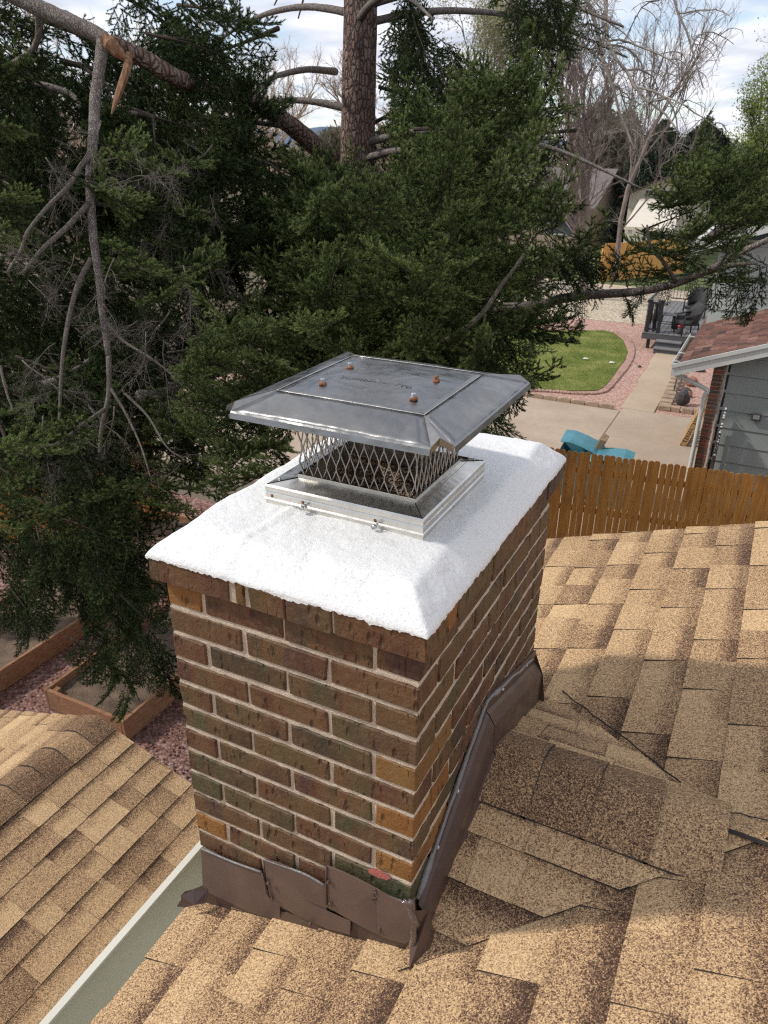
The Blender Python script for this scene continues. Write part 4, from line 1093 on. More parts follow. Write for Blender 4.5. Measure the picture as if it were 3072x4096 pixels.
# far fence
ff0 = onz(*c4(740, 312), G); ff1 = ff0+np.array([7.5, 7.2, 0])
ff0 = gp(760, 305); ffb = onz(*c4(1190, 262), G)
fence('cedar_fence', (ff0[0], ff0[1]), (ffb[0], ffb[1]), G, 1.75, .145, .004, M_CEDAR2, 'sun-bright cedar fence far off at the edge of the river rock yard', seed=7)
m0 = gp(762, 300); m1 = gp(735, 196)

# ---------------------------------------------------------------- trash bins
def bin_(x, y, rz, lid_open, label):
    r = empty('trash_bin', (x, y, G+.02), label=label, category='trash bin', group='blue bins behind the cedar fence')
    c, s2 = math.cos(rz), math.sin(rz); RR = np.array([[c, -s2, 0], [s2, c, 0], [0, 0, 1]]); O = np.array([x, y, G-.06])
    m = MB(); vs = []
    for z, hx, hy in ((.04, .22, .27), (.85, .28, .34), (.93, .29, .36), (.95, .30, .37)):
        for a, b in ((-1, -1), (1, -1), (1, 1), (-1, 1)): vs.append(RR@np.array([a*hx, b*hy, z])+O)
    m.add(vs, [(k*4+i, k*4+(i+1) % 4, (k+1)*4+(i+1) % 4, (k+1)*4+i) for k in range(3) for i in range(4)]+[(3, 2, 1, 0)]); m.obj('body', M_BLUE, r)
    m = MB(); A = math.radians(lid_open); vs = []
    for s_, zz2 in ((0, 0), (.16, .045), (.38, .06), (.60, .05), (.76, .0)):
        y_, z_ = -s_*math.cos(A)-zz2*math.sin(A)*-1, s_*math.sin(A)+zz2*math.cos(A)
        for a in (-.31, -.27, .27, .31): vs.append(RR@np.array([a, .38+y_, .955+z_-(.03 if abs(a) > .3 else 0)])+O)
    m.add(vs, [(k*4+i, k*4+i+1, (k+1)*4+i+1, (k+1)*4+i) for k in range(4) for i in range(3)]); o = m.obj('lid', M_BLUE, r)
    md = o.modifiers.new('t', 'SOLIDIFY'); md.thickness = .02
    m = MB(); tube(m, [RR@np.array([-.24, .42, .9])+O, RR@np.array([.24, .42, .9])+O], .018, 8); m.obj('handle', M_BLUE, r)
    for a in (-.25, .25):
        m = MB(); tube(m, [RR@np.array([a-.03, .30, .10])+O, RR@np.array([a+.03, .30, .10])+O], .10, 14); m.obj('wheel', M_BLACK, r)
    return r
BB = onz(*c4(640, 1180), G+1.0); B2 = onz(*c4(820, 1228), G+1.0)
bin_(BB[0]+.05, BB[1]+.10, math.radians(-86), 17, 'blue bin with its lid propped open by a carton behind the fence')
bin_(B2[0], B2[1]+.05, math.radians(95), 4, 'blue bin with its lid shut behind the fence')
m = MB(); cham(m, (BB[0]+.36, BB[1]+.2, G+.98), (.10, .34, .38), .01, [[.92, 0, .38], [0, 1, 0], [-.38, 0, .92]], .008); m.obj('carton', M_CARTON, None, label='crumpled cardboard carton sticking out of the open blue bin', category='carton')

# ---------------------------------------------------------------- neighbour house
nb = empty('neighbour_house', (2, 16, G), label='sage grey neighbour house with maroon shingle roof and white gutter', category='house')
WY = 12.55; EY = 12.25
ec = ony(*c4(1183, 742), EY); rr_ = ony(*c4(1659, 640), EY)
EX, EZ = ec[0], ec[2]; RS = (rr_[2]-ec[2])/(rr_[0]-ec[0])
fe = onx(*c4(1300, 455), EX); FEY = fe[1]+.1
bc = ony(*c4(1360, 780), WY); bb = ony(*c4(1290, 1290), WY)
brx0 = ony(*c4(1262, 1290), WY)[0]; brx1 = ony(*c4(1318, 1290), WY)[0]; sx0 = ony(*c4(1335, 1290), WY)[0]
RXW = 5.6
# roof: deck plus maroon shingle rows
roof = MB(); zf = lambda x: EZ+(x-EX)*RS
th = .05
roof.add([(EX, EY, zf(EX)), (EX+RXW, EY, zf(EX+RXW)), (EX+RXW, FEY+4, zf(EX+RXW)), (EX, FEY+4, zf(EX)), (EX, EY, zf(EX)-th), (EX+RXW, EY, zf(EX+RXW)-th), (EX+RXW, FEY+4, zf(EX+RXW)-th), (EX, FEY+4, zf(EX)-th)],
         [(0, 1, 2, 3), (7, 6, 5, 4), (0, 4, 5, 1), (1, 5, 6, 2), (2, 6, 7, 3), (3, 7, 4, 0)])
nroof = roof.obj('roof', M_FELT, nb)
cn_ = math.cos(math.atan(RS)); sn_ = math.sin(math.atan(RS)); pn = Plane((EX, 0, EZ+.006), (0, -1, 0), (cn_, 0, sn_))
st = MB(); NS = [0]
def visn(P):
    if not invis(P, 0) or NS[0] > 285: return False
    NS[0] += 1; return True
shingles(pn, [(-FEY-3.9, 0), (-EY, 0), (-EY, RXW/cn_), (-FEY-3.9, RXW/cn_)], 0, RXW/cn_-.01, nroof, visn, st, mat=M_RSH, seed=51, lmin=.14, lmax=.3, e=.143, hs=1.3)
st.obj('shingle_field', [M_RSH, M_FELT], nroof, kind='stuff')
# rake board, gutter with straps, downspout
m = MB()
for dz0, dz1, yy_ in ((-.02, -.20, EY-.02), (.015, -.05, EY-.045)):
    m.add([(EX-.10, yy_, zf(EX-.10)+dz0), (EX+RXW, yy_, zf(EX+RXW)+dz0), (EX+RXW, yy_+.03, zf(EX+RXW)+dz0), (EX-.10, yy_+.03, zf(EX-.10)+dz0), (EX-.10, yy_, zf(EX-.10)+dz1), (EX+RXW, yy_, zf(EX+RXW)+dz1), (EX+RXW, yy_+.03, zf(EX+RXW)+dz1), (EX-.10, yy_+.03, zf(EX-.10)+dz1)],
          [(0, 1, 2, 3), (7, 6, 5, 4), (0, 4, 5, 1), (1, 5, 6, 2), (2, 6, 7, 3), (3, 7, 4, 0)])
m.obj('rake_board', M_WHITE, nb)
m = MB(); x1_, x0_ = EX+.005, EX-.12; zt2 = EZ-.01; zb2 = EZ-.12
prof = [(x1_, zt2), (x1_, zb2), (x0_+.03, zb2), (x0_+.01, zb2+.04), (x0_, zt2-.01), (x0_+.012, zt2)]; n = len(prof)
for i in range(n-1):
    a, b = prof[i], prof[i+1]; m.add([(a[0], EY, a[1]), (b[0], EY, b[1]), (b[0], FEY, b[1]), (a[0], FEY, a[1])], [(0, 1, 2, 3)])
m.add([(x, EY, z) for x, z in prof], [tuple(range(n))])
g_ = m.obj('gutter', M_WHITE, nb); md = g_.modifiers.new('t', 'SOLIDIFY'); md.thickness = .006
m = MB(); bxx(m, x0_+.02, x1_-.012, EY+.02, FEY-.02, zb2+.008, zb2+.03); m.obj('gutter_debris', M_SOIL, g_)
for yy_ in (EY+.12, EY+.75, EY+2.2, EY+3.1, EY+4.2, EY+5.2):
    if yy_ < FEY: m = MB(); bxx(m, x0_, x1_+.10, yy_, yy_+.035, zt2+.004, zt2+.010); m.obj('gutter_strap', M_WHITE, g_)
dsx = ony(*c4(1243, 1285), WY-.05)[0]
m = MB(); P = [(EX-.06, EY+.10, EZ-.12), (EX-.06, EY+.12, EZ-.20), (EX+.05, WY-.12, EZ-.27), (dsx+.02, WY-.055, EZ-.45), (dsx+.0, WY-.055, EZ-.60), (dsx, WY-.055, EZ-1.5), (dsx, WY-.055, G+.15)]
tube(m, smoothpath(P, 4), .036, 8); m.obj('downspout', M_WHITE, nb)
m = MB(); tube(m, smoothpath([(EX-.06, EY+.10, EZ-.11), (EX-.06, EY+.12, EZ-.2), (EX+.02, EY+.2, EZ-.26)], 4), .042, 8); m.obj('corrugated_elbow', M_WHITE, nb)
# gable wall
zw = lambda x: zf(x)-th-.02
m = MB(); prism(m, [(sx0+.05, G-.02), (EX+RXW, G-.02), (EX+RXW, zw(EX+RXW)), (sx0+.05, zw(sx0))], 'y', WY+.03, WY+.25)
nw = m.obj('wall', M_DARK, nb)
z = G+.16; k = 0
while z < zw(EX+RXW)-.05:
    zt3 = z+.292; xl = max(sx0, EX+(z+.15-EZ+th+.02)/RS-.05); m = MB()
    xl2 = max(sx0, EX+(zt3-EZ+th+.02)/RS)
    poly = [(xl2-.0 if zt3 > zw(sx0) else sx0, WY+.012, zt3), (EX+RXW, WY+.012, zt3), (EX+RXW, WY-.006, z), (sx0 if z < zw(sx0) else max(sx0, EX+(z-EZ+th+.02)/RS), WY-.006, z), ]
    P = [np.array(p) for p in poly]; vs = P+[p+np.array([0, .022, 0]) for p in P]
    m.add(vs, [(0, 1, 2, 3), (7, 6, 5, 4), (0, 4, 5, 1), (1, 5, 6, 2), (2, 6, 7, 3), (3, 7, 4, 0)]); m.obj('siding_board', M_SIDING, nw); z += .30; k += 1
m = MB(); bxx(m, sx0+.05, sx0+.25, WY+.25, FEY, G, zw(sx0)-.02); m.obj('side_wall', M_REDB, nb)
m = MB(); bxx(m, brx0+.004, brx1+.02, WY-.008, WY+.09, G, zw(brx1)-.06); pier = m.obj('brick_veneer', M_MORTP, nb)
z = G+.05; k = 0
while z < zw(brx0)-.10:
    m = MB(); cham(m, ((brx0+brx1)/2-.004, WY+.04, z+.028), (brx1-brx0-.02+rng.normal(0, .008), .112, .056), .004, None, .001); m.obj('brick', M_REDB if rng.random() < .5 else M_BRNB, pier); z += .0677; k += 1
m = MB(); pts = [(brx1+.03+.018*mn.noise((i*.6, 1, 1)), WY-.01, G+.02+i*(zw(brx1)-G-.2)/26) for i in range(27)]
tube(m, pts, [.028+.018*abs(mn.noise((i*.9, 4, 1))) for i in range(27)], 6); m.obj('ragged_mortar_edge', M_MORTP, nb)
m = MB(); bxx(m, brx1+.04, sx0+.04, WY-.003, WY+.1, G, zw(sx0)-.08); m.obj('corner_gap', M_DARK, nb)
# upper storey beyond the roof
ul = onx(*c4(1345, 420), EX+.06); UY = ul[1]
ux = ony(*c4(1345, 420), UY)[0]; utop = ony(*c4(1395, 70), UY)[2]; 
m = MB(); bxx(m, ux+.03, EX+RXW, UY+.03, UY+4, zf(ux)-.3, utop); uw = m.obj('upper_wall', M_SIDING2, nb)
z = zf(ux)-.3; 
while z < utop-.01:
    m = MB(); zt3 = min(utop, z+.295); vs = [(ux, UY+.01, zt3), (EX+RXW, UY+.01, zt3), (EX+RXW, UY-.01, z), (ux, UY-.01, z), (ux, UY+.028, zt3), (EX+RXW, UY+.028, zt3), (EX+RXW, UY+.028, z), (ux, UY+.028, z)]
    m.add(vs, [(3, 2, 1, 0), (4, 5, 6, 7), (0, 1, 5, 4), (1, 2, 6, 5), (2, 3, 7, 6), (3, 0, 4, 7)]); m.obj('siding_board', M_SIDING2, uw); z += .302
# upper roof with white fascia
ua = ony(*c4(1415, 62), UY-.4); ub = ony(*c4(1520, 0), UY-.4)
m = MB(); s2u = .35; x0u = ux-.35
zz3 = lambda x: utop-.02+(x-x0u)*s2u
m.add([(x0u, UY-.4, zz3(x0u)), (x0u+6, UY-.4, zz3(x0u+6)), (x0u+6, UY+5, zz3(x0u+6)), (x0u, UY+5, zz3(x0u)), (x0u, UY-.4, zz3(x0u)-.05), (x0u+6, UY-.4, zz3(x0u+6)-.05), (x0u+6, UY+5, zz3(x0u+6)-.05), (x0u, UY+5, zz3(x0u)-.05)],
      [(0, 1, 2, 3), (7, 6, 5, 4), (0, 4, 5, 1), (1, 5, 6, 2), (2, 6, 7, 3), (3, 7, 4, 0)]); m.obj('high_roof', M_RSH, nb)
m = MB(); m.add([(x0u, UY-.43, zz3(x0u)-.01), (x0u+6, UY-.43, zz3(x0u+6)-.01), (x0u+6, UY-.43, zz3(x0u+6)-.2), (x0u, UY-.43, zz3(x0u)-.2)], [(0, 3, 2, 1)]); bxx(m, x0u-.1, x0u+.0, UY-.43, UY+5, utop-.14, utop-.03); m.obj('high_fascia', M_WHITE, nb)
# wall lamp
lp = ony(*c4(1597, 1028), WY-.01)
wl = empty('wall_lamp', lp, label='small square pewter lamp on the sage siding', category='wall lamp')
m = MB(); cham(m, lp+np.array([0, -.03, 0]), (.15, .05, .13), .008); m.obj('housing', M_LAMP, wl)
m = MB(); cham(m, lp+np.array([0, -.058, .0]), (.10, .006, .07), .002); m.obj('lens', M_SIDING, wl)
# small side gate seen edge-on with white chain, and leaning board
gt0 = ony(*c4(1415, 1035), WY-.55); ga = onplane(*c4(1390, 1300), (0, 1, 0), WY-1.6)
side_gate = empty('wooden_gate', (gt0[0], WY-.6, G), label='weathered brown gate seen edge-on against the sage wall', category='gate')
gxt = gt0[0]; gz = gt0[2]
for i in range(9):
    y0_ = WY-.12-i*.105; gx = gxt+.012*math.sin(i)
    m = MB(); cham(m, (gx+.0, y0_, (G+gz)/2-.02*i), (.02, .098, gz-G-.04-.055*i*.9), .003); m.obj('board', wood_mat('gate_wood', (.07, .05, .035), (.11, .08, .06), (.15, .12, .09)) if i == 0 else bpy.data.materials['gate_wood'], side_gate)
m = MB()
for i in range(22):
    t_ = i/21; y0_ = WY-.08-t_*.95; zc = (gz+.03)-t_*.49+.02*math.sin(i*1.7)
    cham(m, (gxt+.01, y0_, zc), (.03, .035, .022), .006, None, .002)
m.obj('white_chain', M_WHP, None, kind='stuff', label='white plastic chain draped along the gate top', category='chain')
m = MB(); p = ony(*c4(1450, 1130), WY-.03); cham(m, (p[0], WY-.05, (p[2]+G)/2), (.07, .03, p[2]-G), .004); m.obj('grey_plank', M_SIDING, None, label='grey plank standing against the sage wall beside the gate', category='plank')
# pallet leaning on the side wall
pa = gp(1180, 1190); pb = gp(1245, 1190)
pal = empty('wooden_pallet', (pa[0], pa[1], G+.02), label='wooden pallet leaning on its edge by the white downspout', category='pallet')
# local frame: length along +Y, height leaning +X
ptop = onx(*c4(1305, 905), pa[0]+.30)
PLg, PHt = 1.15, 1.0
U = np.array([0, 1.0, 0]); V = np.array([.30, 0, .954]); N_ = np.array([-.954, 0, .30]); O = np.array([pa[0]+.02, pa[1]+.02, G+.03])
Rm = np.array([U, V, N_]).T
for i in range(3): m = MB(); cham(m, O+U*PLg/2+V*(.06+i*(PHt-.12)/2)+N_*-.05, (PLg, .09, .09), .005, Rm, .002); m.obj('stringer', M_PAL, pal)
for i in range(7):
    m = MB(); cham(m, O+U*(.05+i*(PLg-.1)/6)+V*PHt/2+N_*.005, (.095, PHt, .018), .003, Rm, .002); m.obj('slat', M_PAL, pal)
for i in range(4):
    m = MB(); cham(m, O+U*(.05+i*(PLg-.1)/3)+V*PHt/2+N_*-.107, (.10, PHt, .018), .003, Rm, .002); m.obj('slat', M_PAL, pal)

# ---------------------------------------------------------------- edging, rocks in the planter
pc_ = gp(1065, 988); pf = gp(1165, 755); pr0 = gp(1255, 990)
ed = empty('paver_edging', (pc_[0], pc_[1], G), label='row of tan paver blocks edging the planter beside the walkway', category='edging')
n_ = 13
for i in range(n_):
    t_ = i/(n_-1); x = pc_[0]+.10+(pf[0]-pc_[0])*t_; y = pc_[1]+.1+(pf[1]-pc_[1])*t_
    m = MB(); cham(m, (x+.06, y, G+.06), (.30, .28, .13), .012, None, .006); m.obj('block', M_PAVER, ed)
for i in range(1, 4):
    m = MB(); cham(m, (pc_[0]+.10+i*.30, pc_[1]+.06, G+.05), (.27, .16, .13), .012, None, .006); m.obj('block', M_PAVER, ed)
ed = empty('scalloped_edging', (gp(600, 960)[0], dy1, G), label='low row of scalloped stone blocks between driveway and pink gravel', category='edging')
xa = gp(858, 965)[0]-.05; i = 0
while i < 16:
    x = xa-.17-i*.36; m = MB(); n = 7
    prof = [(-.17, 0), (.17, 0), (.17, .07)]+[(.16*math.cos(a), .07+.055*math.sin(a)) for a in (.4, 1.0, 1.57, 2.14, 2.74)]+[(-.17, .07)]
    prism(m, [(x+a, G+b) for a, b in prof], 'y', dy1+.02, dy1+.14); m.obj('block', M_PAVER, ed); i += 1
# lawn border of pink stones
ed = empty('lawn_border', (LP[6][0], LP[6][1], G), label='curved border of flat pink stones round the lawn', category='edging')
EP = [gp(*q) for q in [(835, 572), (900, 605), (928, 660), (922, 715), (890, 770), (840, 830), (800, 875), (755, 900), (640, 905), (520, 895), (400, 888), (250, 880)]]
EPs = smoothpath(EP, 6)
acc = 0
for i in range(len(EPs)-1):
    a, b = EPs[i], EPs[i+1]; d = b-a; L = np.linalg.norm(d); d = d/L; k = max(1, round(L/.19))
    for j in range(k):
        p = a+(b-a)*(j+.5)/k; R3 = [[d[0], -d[1], 0], [d[1], d[0], 0], [0, 0, 1]]
        m = MB(); cham(m, (p[0], p[1], G+.012), (L/k-.012, .17, .045), .008, R3, .005); m.obj('stone', M_EDG, ed)
def rock(px, py, s_, mat, label, seed):
    p = gp(px, py); m = MB(); r = np.random.default_rng(seed); vs = []; fs = []; nu, nv = 9, 6
    for j in range(nv+1):
        for i in range(nu):
            a = 2*math.pi*i/nu; b = math.pi*j/nv; q = np.array([math.cos(a)*math.sin(b)*s_[0], math.sin(a)*math.sin(b)*s_[1], (1-math.cos(b))*s_[2]/1.0])
            nn = 1+.35*mn.noise((q[0]*5+seed, q[1]*5, q[2]*5)); vs.append(p+np.array([q[0]*nn, q[1]*nn, q[2]*nn-.03]))
    fs = [(j*nu+i, (j+1)*nu+i, (j+1)*nu+(i+1) % nu, j*nu+(i+1) % nu) for j in range(nv) for i in range(nu)]
    m.add(vs, fs); m.obj('boulder', mat, None, label=label, category='rock')
rock(1195, 965, (.19, .16, .20), M_ROCKD, 'largest dark grey boulder in the planter near the walkway', 1)
rock(1215, 893, (.17, .10, .06), M_ROCKD, 'flat dark stone behind the largest grey boulder', 2)
rock(1222, 920, (.15, .10, .09), M_ROCKR, 'small red stone right behind the largest grey boulder', 3)
rock(1248, 862, (.17, .14, .13), M_ROCKR, 'rounded red boulder in the middle of the planter', 4)
rock(1240, 838, (.15, .10, .07), M_ROCKD, 'small brown stone behind the rounded red boulder', 5)
rock(1275, 782, (.28, .14, .07), M_ROCKD, 'long dark stone beneath the neighbour gutter corner', 6)
rock(968, 762, (.06, .05, .05), M_ROCKD, 'fist sized stone lying on the pink gravel beside the walkway', 7)
m = MB(); a = gp(1145, 915); b = gp(1175, 800)
for i in range(4):
    t0 = i/4; p = a+(b-a)*t0; q = a+(b-a)*(t0+.17); tube(m, [p+[.02, 0, .19], q+[.02, 0, .19]], .022, 6)
    tube(m, [p+[.02, 0, .0], p+[.02, 0, .19]], .012, 5)
m.obj('edging_hose', M_BLACK, None, label='short black pipe sections lying along the planter blocks', category='pipe')
for q, lab in (((678, 726), 'scrap of white paper on the middle of the lawn'), ((818, 747), 'scrap of white paper near the right edge of the lawn')):
    p = gp(*q); m = MB(); m.add([p+[-.08, -.05, .05], p+[.08, -.03, .06], p+[.07, .08, .055], p+[-.05, .07, .07]], [(0, 1, 2), (0, 2, 3)]); m.obj('paper_scrap', M_WHP, None, label=lab, category='litter')

# ---------------------------------------------------------------- deck with furniture
z3 = lambda x, y: (2560+.42017*x, 1120+.42017*y)
ds = onz(*z3(122, 690), G); DH = .52; DZ = G+DH
dl = onz(*z3(20, 492), DZ); dr_x = dl[0]+2.6; dback = onz(*z3(330, 205), DZ)[1]+.2
DY = dl[1]; DX0 = dl[0]
deck = empty('deck', (DX0, DY, G), label='small raised grey deck with dark railing beside the neighbour house', category='deck')
nbd = 16; wdk = (dr_x-DX0)/nbd
for i in range(nbd): m = MB(); cham(m, (DX0+wdk*(i+.5), (DY+dback)/2, DZ-.02), (wdk-.012, dback-DY, .035), .004); m.obj('deck_board', M_DECK, deck)
m = MB(); bxx(m, DX0, dr_x, DY+.01, DY+.05, DZ-.22, DZ-.045); bxx(m, DX0, DX0+.04, DY+.05, dback, DZ-.22, DZ-.045); m.obj('rim_board', M_DECKD, deck)
for (x, y) in ((DX0+.22, DY+.15), (DX0+.22, dback-.2), (dr_x-.2, DY+.15)): m = MB(); bxx(m, x-.05, x+.05, y-.05, y+.05, G, DZ-.05); m.obj('leg', M_BLACK, deck)
sx = [onz(*z3(140, 600), G+.35)[0], onz(*z3(410, 600), G+.35)[0]]
for i in range(2):
    zt4 = DZ-.17*(i+1); m = MB(); yb_ = DY-.02-.28*i; cham(m, ((sx[0]+sx[1])/2-.04, yb_-.15, zt4-.02), (sx[1]-sx[0], .31, .04), .005); m.obj('stair_tread', M_DECK, deck)
    m = MB(); bxx(m, sx[0]-.02, sx[1]-.06, yb_-.27, yb_-.25, G, zt4-.041); m.obj('stair_riser', M_DECKD, deck)
for px in (75, 190):
    p = onz(*z3(px-8, 485), DZ); m = MB(); cham(m, (p[0], DY+.07, DZ+.5), (.11, .11, 1.0), .006); m.obj('railing_post', M_BLACK, deck)
    m = MB(); cham(m, (p[0], DY+.07, DZ+1.015), (.15, .15, .03), .006); m.obj('post_cap', M_BLACK, deck)
pL = onz(*z3(67, 485), DZ)[0]; pR = onz(*z3(182, 485), DZ)[0]
m = MB(); bxx(m, pL+.055, pR-.055, DY+.05, DY+.09, DZ+.90, DZ+.96); bxx(m, pL+.055, pR-.055, DY+.05, DY+.09, DZ+.07, DZ+.12); m.obj('rail', M_BLACK, deck)
for i in range(3): x = pL+(pR-pL)*(i+1)/4; m = MB(); tube(m, [(x, DY+.07, DZ+.12), (x, DY+.07, DZ+.9)], .014, 6); m.obj('baluster', M_BLACK, deck)
m = MB(); bxx(m, DX0, dr_x, dback-.07, dback-.02, DZ+.92, DZ+.98); m.obj('rail', M_BLACK, deck); m = MB(); bxx(m, DX0, dr_x, dback-.06, dback-.03, DZ+.08, DZ+.12); m.obj('rail', M_BLACK, deck)
m = MB(); bxx(m, DX0, DX0+.05, DY+.13, dback-.07, DZ+.92, DZ+.98); m.obj('rail', M_BLACK, deck)
for i in range(20): x = DX0+.1+i*(dr_x-DX0-.2)/19; m = MB(); tube(m, [(x, dback-.045, DZ+.12), (x, dback-.045, DZ+.92)], .010, 5); m.obj('baluster', M_BLACK, deck)
for i in range(9): y = DY+.25+i*.28; m = MB(); tube(m, [(DX0+.025, y, DZ), (DX0+.025, y, DZ+.92)], .010, 5); m.obj('baluster', M_BLACK, deck)
def chair(x, y, rz, label):
    r = empty('wicker_chair', (x, y, DZ), label=label, category='chair', group='black wicker chairs on the deck')
    c, s2 = math.cos(rz), math.sin(rz); T = lambda a, b, z: np.array([x+a*c-b*s2, y+a*s2+b*c, DZ+z])
    RR = [[c, -s2, 0], [s2, c, 0], [0, 0, 1]]
    m = MB(); cham(m, T(0, 0, .36), (.56, .54, .10), .02, RR, .004); m.obj('seat', M_WICK, r)
    m = MB(); n = 12; vs = []
    for k, z in enumerate((.38, .55, .72, .88, .98)):
        for i in range(n+1): a = math.pi*(i/n)*1.1-.05*math.pi; rr2 = .30+.04*k*.6; h_ = z-(.28 if i in (0, 1, n-1, n) else .12 if i in (2, n-2) else 0)*(k/4); vs.append(T(math.cos(a)*rr2, .02+math.sin(a)*rr2*.95+.03*k, h_))
    m.add(vs, [(k*(n+1)+i, k*(n+1)+i+1, (k+1)*(n+1)+i+1, (k+1)*(n+1)+i) for k in range(4) for i in range(n)], smooth=True); o = m.obj('backrest', M_WICK, r); md = o.modifiers.new('t', 'SOLIDIFY'); md.thickness = .04
    for a in (-1, 1):
        m = MB(); tube(m, [T(a*.29, -.28, .0), T(a*.30, -.27, .40), T(a*.31, -.24, .60), T(a*.32, 0, .64), T(a*.30, .25, .66)], .025, 7); m.obj('armrest', M_WICK, r)
        m = MB(); tube(m, [T(a*.25, .26, 0), T(a*.26, .25, .34)], .024, 6); m.obj('leg', M_WICK, r)
    return r
q1 = onz(*z3(480, 400), DZ+.35); chair(q1[0]-.05, q1[1]-.25, math.radians(-60), 'black wicker chair nearest the neighbour gutter on the deck')
q2 = onz(*z3(530, 250), DZ+.40); chair(q2[0], min(q2[1], dback-.55), math.radians(-20), 'tall round-backed wicker chair at the rear of the deck')
q3 = onz(*z3(275, 325), DZ+.45)
tb = empty('slatted_table', (q3[0], q3[1], DZ), label='low dark slatted side table with crossed legs on the deck', category='table')
for i in range(5): m = MB(); cham(m, (q3[0]-.0, q3[1]-.2+i*.1, DZ+.45), (.55, .085, .025), .003); m.obj('slat', M_DECKD, tb)
for a in (-1, 1):
    for b in (-1, 1): m = MB(); tube(m, [(q3[0]+a*.25, q3[1]+b*.18, DZ), (q3[0]+a*.17, q3[1]+b*.18, DZ+.44)], .022, 6); m.obj('leg', M_BLACK, tb)
    m = MB(); tube(m, [(q3[0]-.22, q3[1]+a*.18, DZ+.16), (q3[0]+.22, q3[1]+a*.18, DZ+.16)], .016, 5); m.obj('stretcher', M_BLACK, tb)
q4 = onz(*z3(375, 370), DZ+.3)
m = MB(); cham(m, (q4[0], q4[1], DZ+.24), (.40, .40, .46), .02, None, .003); st_ = m.obj('wicker_storage_cube', M_WICK, None, label='dark wicker storage cube between table and chair', category='storage box')
q5 = onz(*z3(370, 512), DZ)
cn5 = empty('metal_can', (q5[0], q5[1], DZ), label='dark can with a red lid on the front of the deck', category='can')
m = MB(); tube(m, [(q5[0], q5[1], DZ), (q5[0], q5[1], DZ+.22)], .075, 14); m.obj('body', M_ROCKD, cn5)
m = MB(); tube(m, [(q5[0], q5[1], DZ+.221), (q5[0], q5[1], DZ+.275)], .082, 14); m.obj('lid', M_RED, cn5)
m = MB(); tube(m, [(q5[0]+.14, q5[1]+.05, DZ), (q5[0]+.14, q5[1]+.05, DZ+.17), (q5[0]+.14, q5[1]+.05, DZ+.2)], [.045, .045, .03], 12); m.obj('jug', M_WHP, None, label='small white jug beside the can with the red lid', category='jug')
m = MB(); tube(m, smoothpath([((pL+pR)/2, DY+.3, DZ), ((pL+pR)/2, DY+.3, DZ+.45), ((pL+pR)/2+.03, DY+.3, DZ+.8), ((pL+pR)/2+.05, DY+.3, DZ+1.02)], 4), [.04, .05, .06, .09, .10, .09, .08, .07, .09, .10, .07, .05, .03], 9); m.obj('garden_statue', M_BLACK, None, label='slim dark ornament standing between the two deck posts', category='ornament')

# ---------------------------------------------------------------- far houses
def house_box(name, x0, x1, y0, y1, zt, rs, wallm, roofm, label, wins=(), axis='x', over=.5):
    r = empty(name, ((x0+x1)/2, y0, G), label=label, category='house')
    m = MB(); bxx(m, x0, x1, y0, y1, G, zt); m.obj('wall', wallm, r)
    m = MB()
    if axis == 'x':
        ym = (y0+y1)/2; zr_ = zt+(y1-y0)/2*rs
        for ya, yb in ((y0-over, ym), (y1+over, ym)):
            za = zt-over*rs; m.add([(x0-over, ya, za), (x1+over, ya, za), (x1+over, yb, zr_), (x0-over, yb, zr_), (x0-over, ya, za-.12), (x1+over, ya, za-.12), (x1+over, yb, zr_-.12), (x0-over, yb, zr_-.12)], [(0, 1, 2, 3), (7, 6, 5, 4), (0, 4, 5, 1), (1, 5, 6, 2), (3, 7, 4, 0)])
        for x in (x0+.01, x1-.01): g2 = MB(); g2.add([(x, y0, zt), (x, y1, zt), (x, ym, zr_-.1)], [(0, 1, 2)]); g2.obj('gable', wallm, r)
    else:
        xm = (x0+x1)/2; zr_ = zt+(x1-x0)/2*rs
        for xa_, xb_ in ((x0-over, xm), (x1+over, xm)):
            za = zt-over*rs; m.add([(xa_, y0-over, za), (xa_, y1+over, za), (xb_, y1+over, zr_), (xb_, y0-over, zr_), (xa_, y0-over, za-.12), (xa_, y1+over, za-.12), (xb_, y1+over, zr_-.12), (xb_, y0-over, zr_-.12)], [(0, 1, 2, 3), (7, 6, 5, 4), (0, 4, 5, 1), (1, 5, 6, 2), (3, 7, 4, 0)])
        for y in (y0+.01, y1-.01): g2 = MB(); g2.add([(x0, y, zt), (x1, y, zt), (xm, y, zr_-.1)], [(0, 1, 2)]); g2.obj('gable', wallm, r)
    m.obj('roof', roofm, r)
    for (x, z, w_, h_) in wins:
        m = MB(); bxx(m, x-w_/2-.08, x+w_/2+.08, y0-.04, y0-.003, z-h_/2-.08, z+h_/2+.08); f = m.obj('window', M_WHITE, r)
        m = MB(); bxx(m, x-w_/2, x+w_/2, y0-.055, y0-.042, z-h_/2, z+h_/2); m.obj('pane', M_GLASS, f)
    return r
